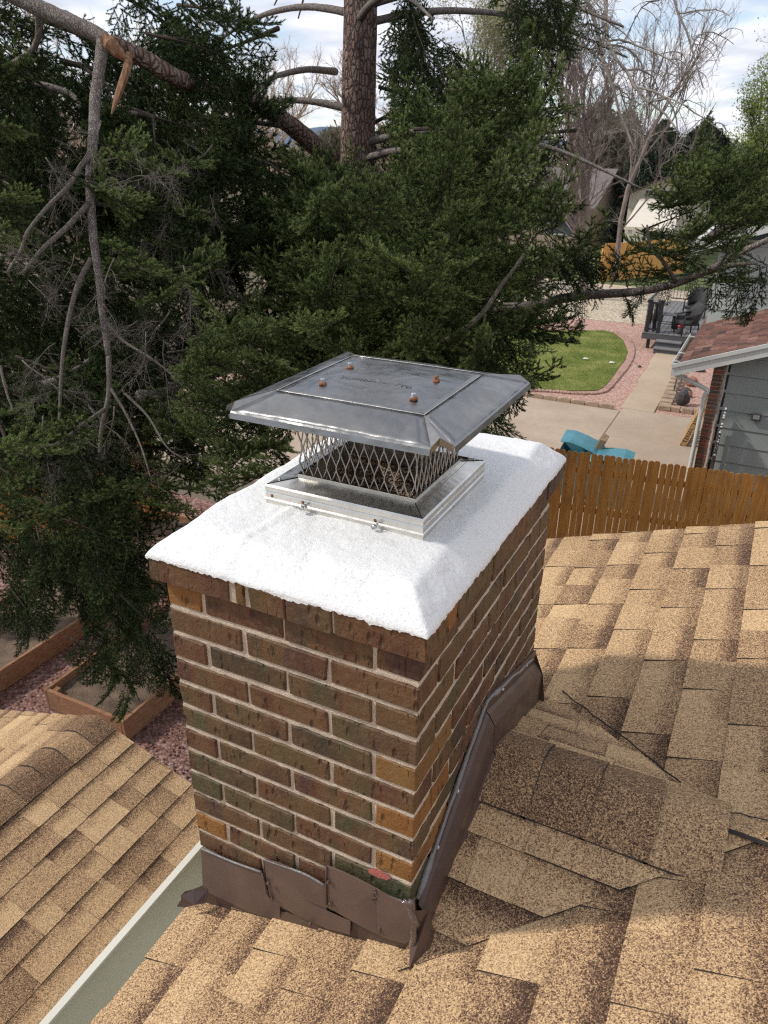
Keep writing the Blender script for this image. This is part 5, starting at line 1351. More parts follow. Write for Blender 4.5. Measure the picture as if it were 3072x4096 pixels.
# cream house (front at ~44 m)
H1 = ony(2510, 950, 46); H1r = ony(2740, 950, 46); H1t = ony(2600, 790, 46)
house_box('cream_house', H1[0]-.2, H1r[0]+.3, 46, 54, ony(2520, 860, 46)[2]+1.2, .45, M_CREAM, M_RSH, 'cream two storey house behind the bare trees', [(ony(2640, 800, 46)[0], ony(2640, 815, 46)[2], 1.6, 1.3), (ony(2620, 930, 46)[0], ony(2620, 930, 46)[2]-.2, 1.2, 1.6)], 'y')
pz = ony(2520, 850, 43)
m = MB(); x0p, x1p = ony(2500, 880, 42)[0], ony(2700, 880, 42)[0]; zp = ony(2600, 890, 42)[2]
m.add([(x0p, 42, zp-.25), (x1p, 42, zp-.25), (x1p, 46, zp+1.0), (x0p, 46, zp+1.0), (x0p, 42, zp-.4), (x1p, 42, zp-.4), (x1p, 46, zp+.85), (x0p, 46, zp+.85)], [(0, 1, 2, 3), (7, 6, 5, 4), (0, 4, 5, 1), (1, 5, 6, 2), (3, 7, 4, 0)])
pr_ = empty('porch_roof', (x0p, 42, G), label='pale sloping porch roof in front of the cream house', category='porch'); m.obj('roof', M_CREAM, pr_)
for x in (x0p+.3, (x0p+x1p)/2, x1p-.3): m = MB(); bxx(m, x-.09, x+.09, 42.1, 42.3, G, zp-.39); m.obj('post', M_WHITE, pr_)
h2 = ony(2110, 850, 50); h2r = ony(2420, 850, 50)
house_box('brown_house', h2[0]-8, h2r[0]-1, 50, 60, ony(2300, 800, 50)[2]-.2, .38, flat('tan_far_wall', (.33, .25, .19), .8), M_FARROOF, 'low house with a grey brown roof behind the willow', [(ony(2250, 900, 50)[0], G+1.5, 1.8, 1.2)])
hl = ony(60, 1300, 26)
house_box('white_garage', hl[0]-7, hl[0]+.3, 26, 33, G+2.6, .35, M_CREAM, M_FARROOF, 'pale garage glimpsed at the far left behind the firs', [(hl[0]-1.5, G+1.5, 1.4, 1.1)])
# far terrain: low blue-grey ridge at the horizon
m = MB(); vs = []; K = 120
for i in range(K+1):
    a = math.radians(-75+100*i/K); R5 = 1250; h_ = G+14+26*max(0, mn.noise((i*.07, 1, 1)))+10*mn.noise((i*.25, 2, 1)); x, y = math.sin(a)*R5, math.cos(a)*R5; vs += [(x, y, G-1), (x*1.02, y*1.02, h_)]
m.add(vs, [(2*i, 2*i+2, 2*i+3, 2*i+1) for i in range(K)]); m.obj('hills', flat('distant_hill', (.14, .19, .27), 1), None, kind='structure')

# ---------------------------------------------------------------- vegetation
def tri_mesh(name, V, tone, mats, wood=None):
    """V (n,3,3) triangles with per-triangle tone (n,3); wood: MB of twigs (material 1)"""
    n = len(V); me = bpy.data.meshes.new(name); wv = np.array(wood.v) if wood and wood.n else np.zeros((0, 3))
    verts = np.vstack([V.reshape(-1, 3), wv]); nf = n+(len(wood.f) if wood else 0)
    sizes = [3]*n+([len(f) for f in wood.f] if wood else []); loops = np.concatenate([np.arange(3*n)]+([np.concatenate([np.array(f) for f in wood.f])+3*n] if wood and wood.f else []))
    me.vertices.add(len(verts)); me.vertices.foreach_set('co', verts.ravel())
    me.loops.add(len(loops)); me.loops.foreach_set('vertex_index', loops.astype(np.int32))
    me.polygons.add(nf); st_ = np.concatenate([[0], np.cumsum(sizes)[:-1]]); me.polygons.foreach_set('loop_start', st_.astype(np.int32))
    me.polygons.foreach_set('material_index', np.array([0]*n+[1]*(nf-n), np.int32))
    for m_ in mats: me.materials.append(m_)
    c = np.ones((len(verts), 4)); c[:3*n, :3] = np.repeat(tone.reshape(-1, 1), 3, 1)
    a = me.color_attributes.new('tone', 'FLOAT_COLOR', 'POINT'); a.data.foreach_set('color', c.ravel())
    me.update(); me.validate(); return me
def needles_on(P, D, L, r, nl, dens, tip, wd, out):
    """shoot from P in direction D, length L"""
    n = max(6, int(L*dens)); t_ = r.random(n)**.9; Dn = D/np.linalg.norm(D); _, u, v = frame_of(Dn)
    bend = np.array([0, 0, 1.0])*L*.10
    base = P+np.outer(t_*L, Dn)+np.outer(t_**2, bend)
    ph = r.uniform(0, 2*np.pi, n); rad = np.outer(np.cos(ph), u)+np.outer(np.sin(ph), v); rad[:, 2] += .25
    al = r.uniform(.55, 1.15, n)*(1-.45*t_)
    d = Dn*np.cos(al)[:, None]+rad*np.sin(al)[:, None]; d /= np.linalg.norm(d, axis=1)[:, None]
    ln = nl*r.uniform(.7, 1.15, n); s_ = np.cross(d, r.normal(size=(n, 3))); s_ /= np.linalg.norm(s_, axis=1)[:, None]+1e-9
    T = np.stack([base-s_*wd/2, base+s_*wd/2, base+d*ln[:, None]], 1)
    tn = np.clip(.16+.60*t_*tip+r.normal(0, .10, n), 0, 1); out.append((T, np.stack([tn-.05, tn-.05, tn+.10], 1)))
def bough_mesh(name, seed, droop=.0, curve=.15, dens=560, l1s=.15, l2s=.062, spread=.54, mats=None, nl=.038, wd=.0062, bare=.12, l2=True, prune=0.0):
    r = np.random.default_rng(seed); out = []; wood = MB()
    K = 14; ax = []; p = np.zeros(3); d = np.array([1, 0, -.05]); 
    for i in range(K+1):
        ax.append(p.copy()); d = d+np.array([0, r.normal(0, .03), (curve-droop*.8)*.11+r.normal(0, .02)]); d /= np.linalg.norm(d); p = p+d/K
    ax = np.array(ax); tube(wood, ax, np.linspace(.010, .0022, K+1), 5, col=None)
    def axp(t_):
        f = t_*K; i = min(K-1, int(f)); return ax[i]+(ax[i+1]-ax[i])*(f-i), (ax[i+1]-ax[i])*K
    t_ = bare; side = 1
    while t_ < .97:
        P, D = axp(t_); D = D/np.linalg.norm(D); S = np.cross([0, 0, 1.0], D)*side
        if r.random() > prune:
            L1 = (spread*(1-t_)**.8*(.55+.45*min(1, t_/.3))+.07)*r.uniform(.75, 1.15)
            an = r.uniform(.75, 1.0); d1 = D*math.cos(an)+S*math.sin(an)+np.array([0, 0, r.normal(.06, .15)-droop*.7]); d1 /= np.linalg.norm(d1)
            needles_on(P, d1, L1, r, nl, dens, 1, wd, out)
            e1 = P+d1*L1+np.array([0, 0, L1*.10]); tube(wood, [P, (P+e1)/2+[0, 0, -L1*.025], e1], [.0042, .003, .0012], 3)
            if l2:
                s_ = .05; sd2 = 1
                while s_ < L1-.025:
                    f = s_/L1; P2 = P+d1*s_+np.array([0, 0, L1*.10*f*f]); L2 = (.36*(L1-s_)+.065)*r.uniform(.6, 1.2)
                    S2 = np.cross([0, 0, 1.0], d1)*sd2; a2 = r.uniform(.7, 1.0); d2 = d1*math.cos(a2)+S2*math.sin(a2)+np.array([0, 0, r.normal(.05, .2)-droop*.5]); d2 /= np.linalg.norm(d2)
                    needles_on(P2, d2, L2, r, nl, dens, 1, wd, out)
                    s_ += l2s; sd2 = -sd2
                    if r.random() < .35:
                        d3 = d1+np.array([0, 0, .9])+r.normal(0, .3, 3); needles_on(P2, d3/np.linalg.norm(d3), L2*.7, r, nl, dens, 1, wd, out)
        if r.random() < .4:
            d4 = D+np.array([0, 0, 1.0])+r.normal(0, .3, 3); needles_on(P, d4/np.linalg.norm(d4), .12, r, nl, dens, 1, wd, out)
        side = -side; t_ += l1s/1.6
    P, D = axp(.6); needles_on(P, ax[-1]-P, .42, r, nl, dens*.9, 1, wd, out)
    V = np.vstack([o[0] for o in out]); T = np.vstack([o[1] for o in out])
    return tri_mesh(name, V, T, mats or [M_NEED, M_INTW], wood)
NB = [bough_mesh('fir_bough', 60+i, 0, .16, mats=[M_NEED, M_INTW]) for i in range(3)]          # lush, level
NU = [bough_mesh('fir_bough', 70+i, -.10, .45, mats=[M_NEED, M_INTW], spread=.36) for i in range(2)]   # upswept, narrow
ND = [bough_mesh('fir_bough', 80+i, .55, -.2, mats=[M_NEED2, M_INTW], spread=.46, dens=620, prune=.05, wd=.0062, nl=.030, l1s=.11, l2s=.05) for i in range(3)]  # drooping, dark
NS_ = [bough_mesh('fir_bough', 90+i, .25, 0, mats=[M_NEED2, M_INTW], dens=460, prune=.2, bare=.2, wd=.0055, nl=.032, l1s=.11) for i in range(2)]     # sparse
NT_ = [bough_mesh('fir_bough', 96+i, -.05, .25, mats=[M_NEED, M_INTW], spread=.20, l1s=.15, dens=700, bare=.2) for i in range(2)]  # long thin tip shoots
def cluster(name, srcs, seed, n=5, droop=.1, mats=None, L=1.0):
    r = np.random.default_rng(seed); V = []; T = []; Wd = MB()
    for i in range(n):
        me = srcs[r.integers(len(srcs))]; nv = len(me.vertices); co = np.empty(nv*3); me.vertices.foreach_get('co', co); co = co.reshape(-1, 3)
        ca = np.empty(nv*4); me.color_attributes['tone'].data.foreach_get('color', ca); ca = ca.reshape(-1, 4)
        ntri = int(np.sum(np.array([p.material_index for p in me.polygons]) == 0)); side = 1 if i % 2 else -1
        base = np.array([L*(.05+.62*i/n), 0, -droop*.5*(i/n)**2]); d = np.array([math.cos(.7), side*math.sin(.7)*(i < n-1), -droop*.5+r.normal(.04, .12)]); d /= np.linalg.norm(d)
        y = np.cross([0, 0, 1.0], d); y /= np.linalg.norm(y); z = np.cross(d, y); a = r.normal(0, .35); y, z = y*math.cos(a)+z*math.sin(a), z*math.cos(a)-y*math.sin(a)
        Rm_ = np.stack([d, y, z], 1); s_ = r.uniform(.55, .8)*(1.1-.3*i/n); tv = (co[:3*ntri]*s_) @ Rm_.T+base
        V.append(tv.reshape(-1, 3, 3)); T.append(ca[:3*ntri, 0].reshape(-1, 3))
    tube(Wd, [(0, 0, 0), (L*.4, 0, .02), (L*.8, 0, -droop*.3)], [.018, .012, .005], 6)
    return tri_mesh(name, np.vstack(V), np.vstack(T), mats, Wd)
def deadtwig_mesh(seed):
    r = np.random.default_rng(seed); wood = MB()
    def br(p, d, L, rad, dep):
        K = 6; pts = [p.copy()]; dd = d.copy()
        for i in range(K): dd = dd+r.normal(0, .14, 3)+np.array([0, 0, .02 if dep else -.02]); dd /= np.linalg.norm(dd); pts.append(pts[-1]+dd*L/K)
        tube(wood, pts, np.linspace(rad, rad*.35, K+1), 4 if dep else 6, mi=0)
        if dep < 3:
            for i in range(1, K+1):
                for _ in range(2 if dep < 2 else 1):
                    if r.random() < .8:
                        dn = dd+r.normal(0, .75, 3); dn /= np.linalg.norm(dn); br(pts[i], dn, L*r.uniform(.28, .5), rad*.5, dep+1)
    br(np.zeros(3), np.array([1.0, 0, 0]), 1.0, .011, 0)
    me = bpy.data.meshes.new('dead_branch'); me.from_pydata(wood.v, [], wood.f); me.materials.append(M_TWIG); me.polygons.foreach_set('use_smooth', [True]*len(me.polygons)); return me
CB = [cluster('fir_bough', ND+NB, 600+i, 5, .15, [M_NEED2, M_INTW]) for i in range(2)]
CH_ = [cluster('fir_bough', ND, 610+i, 5, .7, [M_NEED2, M_INTW]) for i in range(2)]
CL = [cluster('fir_bough', NB, 620+i, 4, -.05, [M_NEED, M_INTW]) for i in range(2)]
DT = [deadtwig_mesh(200+i) for i in range(3)]
def orient(p, d, up, s_, roll=0.0):
    d = np.array(d, float); d /= np.linalg.norm(d); up = np.array(up, float); y = np.cross(up, d); y /= np.linalg.norm(y)+1e-9; z = np.cross(d, y)
    c, s2 = math.cos(roll), math.sin(roll); y, z = y*c+z*s2, z*c-y*s2
    M_ = Matrix(((d[0], y[0], z[0], 0), (d[1], y[1], z[1], 0), (d[2], y[2], z[2], 0), (0, 0, 0, 1)))
    return Matrix.Translation(Vector(p)) @ M_ @ Matrix.Scale(s_, 4)
def put(me, root, M_):
    o = bpy.data.objects.new(me.name.split('.')[0], me); COL.objects.link(o); o.parent = root; o.matrix_parent_inverse = PINV(root); o.matrix_basis = M_; return o
TRK = at(1425, 600, 10.0)[:2]
firA = empty('fir_tree', (TRK[0], TRK[1], G), label='tall dark fir tree whose reddish brown trunk rises behind the chimney cap', category='fir tree')
# trunk
m = MB(); pts = []; 
for k in range(60):
    z = G-.1+k*.25; pts.append((TRK[0]+.05*math.sin(z*.5)+(z-.8)*.012, TRK[1], z))
tube(m, pts, [(.34 if k < 3 else .30)-.0032*k for k in range(60)], 40, disp=lambda p, a, i: 1+.035*mn.noise((p[0]*14, p[1]*14, p[2]*3.5))+.03*mn.noise((p[0]*40, p[1]*40, p[2]*9)))
m.obj('trunk', M_BARK, firA)
def limb(root, P, R0, R1, mat=None, n=9, name='limb', k=5):
    P = smoothpath(P, k); m = MB(); tube(m, P, np.linspace(R0, R1, len(P)), n, disp=lambda p, a, i: 1+.12*mn.noise((p[0]*22, p[1]*22, p[2]*16))); return m.obj(name, mat or M_LIMB, root)
c1p = lambda x, y, d: at(.9259*x, .9259*y, d)
c3p = lambda x, y, d: at(.9259*x, 1000+.9259*y, d)
c4p = lambda x, y, d: at(1836+.745*x, 900+.745*y, d)
c2p = lambda x, y, d: at(1536+.9259*x, .9259*y, d)
limb(firA, [c1p(1430, 690, 9.9), c1p(1330, 600, 9.3), c1p(1200, 500, 8.8), c1p(1090, 430, 8.4), c1p(960, 380, 8.0)], .125, .075, M_BARK)
limb(firA, [c1p(1450, 310, 9.9), c1p(1330, 300, 9.4), c1p(1230, 318, 9), c1p(1160, 345, 8.7), c1p(1080, 420, 8.4)], .045, .02)
limb(firA, [c1p(1420, 850, 9.8), c1p(1330, 815, 9.3), c1p(1200, 770, 8.8)], .07, .04, M_BARK)
# long limb passing over the yard to the right
limb(firA, [at(1500, 1150, 9.6), at(1800, 1230, 8.2), c4p(400, 432, 7.0), c4p(540, 397, 6.6), c4p(700, 375, 6.3), c4p(860, 366, 6.0), c4p(1000, 352, 5.8), c4p(1170, 312, 5.5), c4p(1340, 242, 5.2), c4p(1500, 152, 5.0), c4p(1680, 70, 4.8)], .050, .018)
limb(firA, [c4p(1170, 312, 5.5), c4p(1100, 200, 5.3), c4p(1030, 120, 5.2), c4p(1010, 0, 5.1)], .016, .007, M_TWIG, 6)
limb(firA, [c4p(1340, 242, 5.2), c4p(1450, 215, 5.0), c4p(1600, 205, 4.8)], .020, .009, M_TWIG, 6)
limb(firA, [c4p(-100, 640, 5.2), c4p(100, 500, 5.0), c4p(230, 320, 4.9), c4p(340, 170, 4.8), c4p(380, 60, 4.8)], .022, .006, M_TWIG, 6)
r_ = np.random.default_rng(5)
for k in range(20):
    z = r_.uniform(-1.5, 4.0); a = r_.uniform(0, 6.28); L = r_.uniform(2.5, 4.0)
    P = [np.array([TRK[0], TRK[1], z])+np.array([math.cos(a)*L*t_, math.sin(a)*L*t_, .25*L*t_-.35*L*t_*t_]) for t_ in (0, .25, .5, .75, 1)]
    if P[-1][1] < 4.5: continue
    limb(firA, P, .055, .012, n=6)
HV = lambda p: np.array([p[0]-TRK[0], p[1]-TRK[1], 0])
def fill(root, poly, n, dr, meshes, sc_, tilt, seed, axis=None, holes=(), roll=.5, ups=None, jit=.5, tries=90):
    r = np.random.default_rng(seed); xs = [p[0] for p in poly]; ys = [p[1] for p in poly]; k = 0; g = 0
    while k < n and g < n*tries:
        g += 1; x, y = r.uniform(min(xs), max(xs)), r.uniform(min(ys), max(ys))
        if not inpoly(x, y, poly): continue
        if any(((x-h[0])/h[2])**2+((y-h[1])/h[3])**2 < 1 for h in holes): continue
        d = r.uniform(*dr); p = at(x, y, d); out = HV(p) if axis is None else np.array([p[0]-axis[0], p[1]-axis[1], 0]); out /= np.linalg.norm(out)+1e-9
        out = out+np.array([r.normal(0, jit), r.normal(0, jit), 0]); out /= np.linalg.norm(out); D = out+np.array([0, 0, r.normal(tilt, .22)]); D /= np.linalg.norm(D)
        s_ = r.uniform(*sc_); hit = False
        for q_ in (0, .3, .6, .9, 1.1):
            X_, Y_, Z_ = proj(p-D*s_*.85+D*s_*q_); mg = .22*s_*FPX/max(Z_, 1)
            if Z_ < 9.9 and 1345-mg < X_ < 1495+mg and Y_ < 600+mg*.4: hit = True
        if hit: continue
        put(meshes[r.integers(len(meshes))], root, orient(p-D*s_*.85, D, (0, 0, 1), s_, r.normal(0, roll))); k += 1
def tips(root, lst, meshes, seed):
    r = np.random.default_rng(seed)
    for (x0, y0, x1, y1, d0, d1) in lst:
        a, b = at(x0, y0, d0), at(x1, y1, d1); L = np.linalg.norm(b-a); put(meshes[r.integers(len(meshes))], root, orient(a, b-a, CF*-1+np.array([0, 0, .6]), L, r.normal(0, .4)))
trunk_hole = (1430, 260, 190, 400)
fill_extra = True
# back of the crown, shade put into the needle colour
fill(firA, [(950, 0), (1980, 0), (1950, 350), (2050, 600), (2150, 900), (2150, 1500), (1850, 1700), (1200, 1500), (950, 900)], 56, (8.6, 10.8), CB+CH_, (1.3, 1.9), -.15, 1, holes=(trunk_hole, (1130, 120, 150, 140), (1180, 330, 70, 60), (1000, 560, 90, 60)))
fill(firA, [(900, 350), (1330, 480), (1330, 700), (1700, 700), (1900, 700), (2050, 1000), (2000, 1500), (1700, 1500), (1000, 1500), (850, 900)], 42, (7.0, 8.6), CB+CL, (1.1, 1.5), -.05, 2, holes=((1430, 400, 190, 290),))
fill(firA, [(930, 620), (1300, 700), (1300, 1150), (950, 1200)], 12, (9.5, 11), ND, (1.2, 1.6), -.2, 41)
fill(firA, [(680, 1500), (1000, 1480), (1250, 1500), (1050, 1800), (900, 1950), (680, 2100)], 16, (5.4, 6.6), CL+CB, (.6, .85), -.15, 42)
# hanging boughs top centre and right of trunk
fill(firA, [(1530, 0), (1800, 0), (1780, 260), (1650, 420), (1530, 420)], 16, (8.0, 9.5), ND, (.7, 1.1), -.55, 3, roll=.9)
fill(firA, [(1950, 0), (2400, 0), (2420, 120), (2300, 180), (2190, 200), (2080, 230), (1980, 120)], 15, (6.3, 7.5), ND+NS_, (.5, .8), -.8, 4, roll=.9)
tips(firA, [(2180, 100, 2200, 520, 7, 6.8), (2260, 60, 2230, 300, 7, 6.9), (2080, 30, 2100, 290, 7, 7), (2340, 30, 2420, 200, 6.8, 6.7), (1750, 150, 1900, 230, 8, 7.8), (1760, 250, 1840, 560, 8, 7.8), (1650, 60, 1720, 330, 8.2, 8), (2160, -40, 2330, 60, 6.6, 6.5)], NS_+ND, 5)
# foreground mass above and right of the cap
F1 = [(1330, 760), (1480, 640), (1640, 560), (1800, 480), (1960, 420), (2090, 350), (2180, 320), (2200, 460), (2140, 640), (2250, 800), (2300, 950), (2230, 1040), (2130, 1150), (2130, 1330), (2080, 1480), (2010, 1600), (1850, 1480), (1450, 1400), (1230, 1330), (1180, 1050), (1250, 880)]
fill(firA, F1, 40, (5.2, 6.4), CL, (.75, 1.0), .2, 61, jit=.35)
fill(firA, F1, 46, (4.3, 5.2), NB+NU, (.42, .70), .28, 6, jit=.35, roll=.6)
fill(firA, [(1400, 760), (1700, 640), (2050, 520), (2120, 700), (2150, 950), (2050, 1250), (1700, 1250), (1350, 1150)], 22, (4.0, 4.9), NB+NU, (.35, .6), .45, 7, jit=.35)
tips(firA, [(1960, 640, 2200, 150, 4.9, 4.7), (2020, 560, 2250, 330, 4.8, 4.6), (2000, 620, 2330, 310, 4.7, 4.5), (1850, 640, 1930, 230, 5.1, 5.0), (1780, 620, 1640, 380, 5.1, 5.0), (1950, 760, 2260, 520, 4.7, 4.5),
            (1880, 700, 2080, 400, 4.9, 4.7), (1760, 700, 1860, 430, 5, 4.9), (1640, 800, 1560, 480, 5.1, 5.0), (1500, 850, 1430, 560, 5.2, 5.1), (1520, 930, 1270, 620, 5.2, 5.1), (1420, 980, 1160, 700, 5.3, 5.2), (2100, 1000, 2340, 700, 4.8, 4.7), (2150, 1120, 2420, 860, 4.8, 4.7),
            (2100, 1150, 2400, 1010, 4.9, 4.8), (2120, 1250, 2330, 1250, 4.9, 4.9), (2050, 1380, 2220, 1420, 4.9, 4.9), (2020, 1500, 2130, 1560, 4.9, 4.9), (1980, 1650, 2090, 1780, 5, 5), (1900, 1700, 2030, 1780, 5, 5)], NU+NT_, 8)
fill(firA, [(1900, 1350), (2120, 1400), (2100, 1560), (2020, 1750), (1850, 1760)], 14, (4.8, 5.8), NB+ND, (.4, .7), -.1, 9)
fill(firA, [(2120, 1000), (2380, 1000), (2560, 1160), (2420, 1230), (2300, 1330), (2180, 1290)], 12, (5.6, 6.8), NS_+ND, (.35, .6), -.35, 10, roll=1.0)
# small upright leader left of the cap
F2 = [(900, 1150), (1010, 1270), (1160, 1330), (1180, 1500), (980, 1560), (960, 1700), (1180, 1720), (1180, 1760), (900, 2000), (700, 1850), (690, 1700), (790, 1560), (700, 1500), (760, 1440), (740, 1330), (860, 1300)]
fill(firA, F2, 26, (3.9, 4.9), NB+NU, (.34, .52), .30, 11, jit=.4)
fill(firA, [(950, 1300), (1250, 1300), (1400, 1420), (1000, 1600)], 14, (4.6, 5.6), NB, (.5, .7), .2, 12)
tips(firA, [(960, 1420, 870, 1105, 4.1, 4.0), (930, 1400, 740, 1330, 4.1, 4.0), (900, 1620, 720, 1560, 4.1, 4), (1000, 1400, 1080, 1180, 4.2, 4.2), (850, 1750, 690, 1680, 4.1, 4.0)], NU, 13)
fill(firA, [(2760, 700), (2860, 640), (3120, 520), (3120, 960), (2800, 980)], 16, (4.9, 5.9), CL, (.34, .48), .25, 71, axis=(-1.5, 6.5), jit=.3)
# cluster along the limb at the right
RC = [(2740, 800), (2760, 660), (2800, 570), (2880, 620), (2960, 640), (3120, 480), (3120, 1000), (2900, 1020), (2760, 1030), (2700, 900)]
fill(firA, RC, 30, (4.6, 5.8), NB+NU, (.32, .52), .40, 14, axis=(-1.5, 6.5), jit=.3)
tips(firA, [(2790, 760, 2750, 470, 5, 4.9), (2860, 760, 2950, 590, 5, 4.9), (2980, 760, 3100, 540, 4.9, 4.8), (2760, 800, 2640, 700, 5.1, 5.0), (2700, 1010, 2450, 1050, 5.3, 5.2), (2660, 1080, 2440, 1090, 5.4, 5.4)], NU, 15)
fill(firA, [(2440, 1000), (2620, 950), (2900, 980), (3100, 960), (3100, 1140), (2700, 1120), (2480, 1110)], 17, (5.0, 5.8), NS_+NB, (.28, .5), -.05, 16, axis=(-1.5, 6.5))
tips(firA, [(2880, 1040, 2870, 1260, 5.2, 5.2), (2960, 1060, 2990, 1290, 5.1, 5.1), (2580, 1130, 2560, 1290, 5.5, 5.5), (2780, 1090, 2760, 1200, 5.3, 5.3), (3040, 1060, 3050, 1310, 5.0, 5.0), (2320, 1190, 2330, 1320, 5.9, 5.9), (2480, 1160, 2600, 1260, 5.6, 5.6), (2930, 1230, 3040, 1290, 5.1, 5.1), (2230, 1220, 2250, 1290, 6, 6), (2650, 1130, 2690, 1230, 5.4, 5.4)], ND, 17)

# second fir at the left with the snapped hanging limb
TB = at(-700, 500, 7.5)[:2]
firB = empty('fir_tree', (TB[0], TB[1], G), label='fir tree at the left with a snapped limb hanging straight down', category='fir tree')
m = MB(); tube(m, [(TB[0], TB[1], z) for z in np.linspace(G-.1, 9, 30)], np.linspace(.3, .2, 30), 20, disp=lambda p, a, i: 1+.04*mn.noise((p[0]*14, p[1]*14, p[2]*4))); m.obj('trunk', M_BARK, firB)
L1P = [c1p(-300, -150, 5.6), c1p(0, -50, 5.6), c1p(160, 30, 5.6), c1p(300, 95, 5.6), c1p(420, 150, 5.6), c1p(470, 190, 5.6)]
limb(firB, L1P, .066, .054, M_LIMB, 14)
limb(firB, [c1p(480, 195, 5.6), c1p(540, 215, 5.65), c1p(640, 265, 5.8), c1p(740, 325, 6.0), c1p(860, 370, 6.5), c1p(980, 400, 7.3), c1p(1100, 440, 8.4)], .066, .060, M_BARK, 14, 'broken_limb')
limb(firB, [c1p(445, 185, 5.58), c1p(430, 300, 5.55), c1p(412, 420, 5.55), c1p(403, 600, 5.5), c1p(390, 780, 5.5), c1p(400, 980, 5.45), c1p(425, 1180, 5.4), c3p(440, 250, 5.4), c3p(470, 460, 5.4)], .046, .022, M_LIMB, 14, 'hanging_limb')
limb(firB, [c3p(470, 455, 5.4), c3p(470, 620, 5.38), c3p(440, 760, 5.36), c3p(430, 890, 5.35)], .022, .012, M_TWIG, 8)
m = MB(); P = smoothpath([c1p(556, 235, 5.55), c1p(545, 300, 5.5), c1p(515, 400, 5.5), c1p(482, 495, 5.5)], 5)
tube(m, P, [.024, .028, .030, .031, .031, .030, .030, .029, .028, .026, .024, .022, .019, .015, .010, .005][:len(P)], 7, disp=lambda p, a, i: 1+.35*mn.noise((math.cos(a)*2, math.sin(a)*2, i*.12)), smooth=False); m.obj('torn_splinter', M_SPLINT, firB)
m = MB(); tube(m, smoothpath([c1p(455, 165, 5.5), c1p(490, 205, 5.48), c1p(530, 245, 5.5), c1p(560, 262, 5.52)], 4), [.040, .044, .044, .042, .040, .038, .036, .03, .026, .024, .02, .016, .012], 9, disp=lambda p, a, i: 1+.6*mn.noise((p[0]*30, p[1]*30, p[2]*30)), smooth=False); m.obj('torn_wood', M_SPLINT, firB)
for P, r0, r1 in (([c1p(395, 680, 5.5), c1p(355, 710, 5.4), c1p(300, 800, 5.3), c1p(200, 900, 5.2), c1p(120, 1000, 5.1), c1p(90, 1080, 5.1), c1p(30, 1180, 5.0)], .022, .008),
                  ([c1p(385, 880, 5.45), c1p(340, 930, 5.4), c1p(270, 1000, 5.3), c1p(180, 1080, 5.2), c1p(100, 1180, 5.1)], .026, .012),
                  ([c1p(160, -20, 5.9), c1p(150, 200, 6.2), c1p(-50, 330, 6.3)], .03, .02),
                  ([c1p(-80, 320, 6.4), c1p(60, 350, 6.2), c1p(200, 370, 6.1), c1p(310, 410, 6.1), c1p(350, 470, 6.1)], .032, .02),
                  ([c3p(395, 40, 5.45), c3p(350, 120, 5.4), c3p(310, 240, 5.35), c3p(275, 430, 5.3), c3p(262, 600, 5.3), c3p(255, 790, 5.3)], .024, .010),
                  ([c3p(460, 310, 5.4), c3p(530, 390, 5.3), c3p(640, 460, 5.25), c3p(720, 520, 5.2), c3p(800, 600, 5.2)], .014, .004),
                  ([c3p(90, 860, 4.9), c3p(240, 840, 5.0), c3p(350, 760, 5.1), c3p(450, 690, 5.3)], .011, .016),
                  ([c3p(480, 600, 5.3), c3p(540, 700, 5.2), c3p(610, 850, 5.1), c3p(655, 1000, 5.0)], .012, .004),
                  ([c3p(540, 620, 5.3), c3p(640, 720, 5.2), c3p(720, 850, 5.1), c3p(800, 905, 5.1)], .011, .003),
                  ([c1p(420, 700, 5.5), c1p(560, 680, 5.4), c1p(650, 740, 5.3), c1p(740, 830, 5.2)], .010, .003),
                  ([c1p(410, 830, 5.5), c1p(480, 770, 5.4), c1p(520, 800, 5.3), c1p(570, 860, 5.2)], .010, .003),
                  ([c3p(0, 500, 4.8), c3p(30, 620, 4.8), c3p(60, 700, 4.8)], .010, .006),
                  ([c3p(600, 630, 6.2), c3p(700, 620, 6.4), c3p(820, 560, 6.8), c3p(980, 520, 7.4)], .05, .04),
                  ([c3p(-30, 610, 6.4), c3p(120, 590, 6.2), c3p(260, 560, 6.2), c3p(420, 460, 6.6)], .045, .03),
                  ([c1p(700, 560, 7.5), c1p(830, 545, 7.6), c1p(930, 520, 7.8)], .02, .01)):
    limb(firB, P, r0, r1, M_TWIG if r0 < .03 else M_LIMB, 7)
r_ = np.random.default_rng(77)
for k in range(32):
    x, y = (r_.uniform(60, 850), r_.uniform(380, 1950)); p = at(x, y, r_.uniform(4.9, 6.0)); D = np.array([r_.normal(.2, .5), r_.normal(-.3, .4), r_.normal(-.5, .4)]); D /= np.linalg.norm(D)
    put(DT[k % 3], firB, orient(p, D, (0, .3, 1), r_.uniform(.28, .62), r_.uniform(0, 6)))
PB = [(0, -50), (1000, -50), (950, 400), (1050, 900), (1000, 1500), (880, 1900), (640, 2250), (640, 2500), (300, 2500), (0, 2350)]
holes = ((130, 330, 90, 70), (300, 700, 70, 60), (850, 60, 110, 70), (60, 520, 60, 60), (300, 1320, 90, 60), (560, 880, 80, 60), (640, 1820, 70, 90), (100, 1350, 80, 100), (250, 480, 60, 80), (700, 760, 60, 50), (470, 60, 60, 60), (180, 980, 50, 50), (560, 2000, 90, 110))
fill(firB, PB, 66, (7.0, 9.5), CB+CH_+CH_, (1.2, 1.7), -.25, 21, axis=TB, holes=holes, roll=.8)
fill(firB, [(-60, -50), (1050, -50), (1000, 350), (1000, 1500), (900, 1800), (650, 2100), (600, 2400), (300, 2450), (-60, 2350)], 66, (5.9, 7.0), CH_+CB+ND, (.8, 1.15), -.25, 22, axis=TB, holes=holes+((400, 150, 180, 80),), roll=.9)
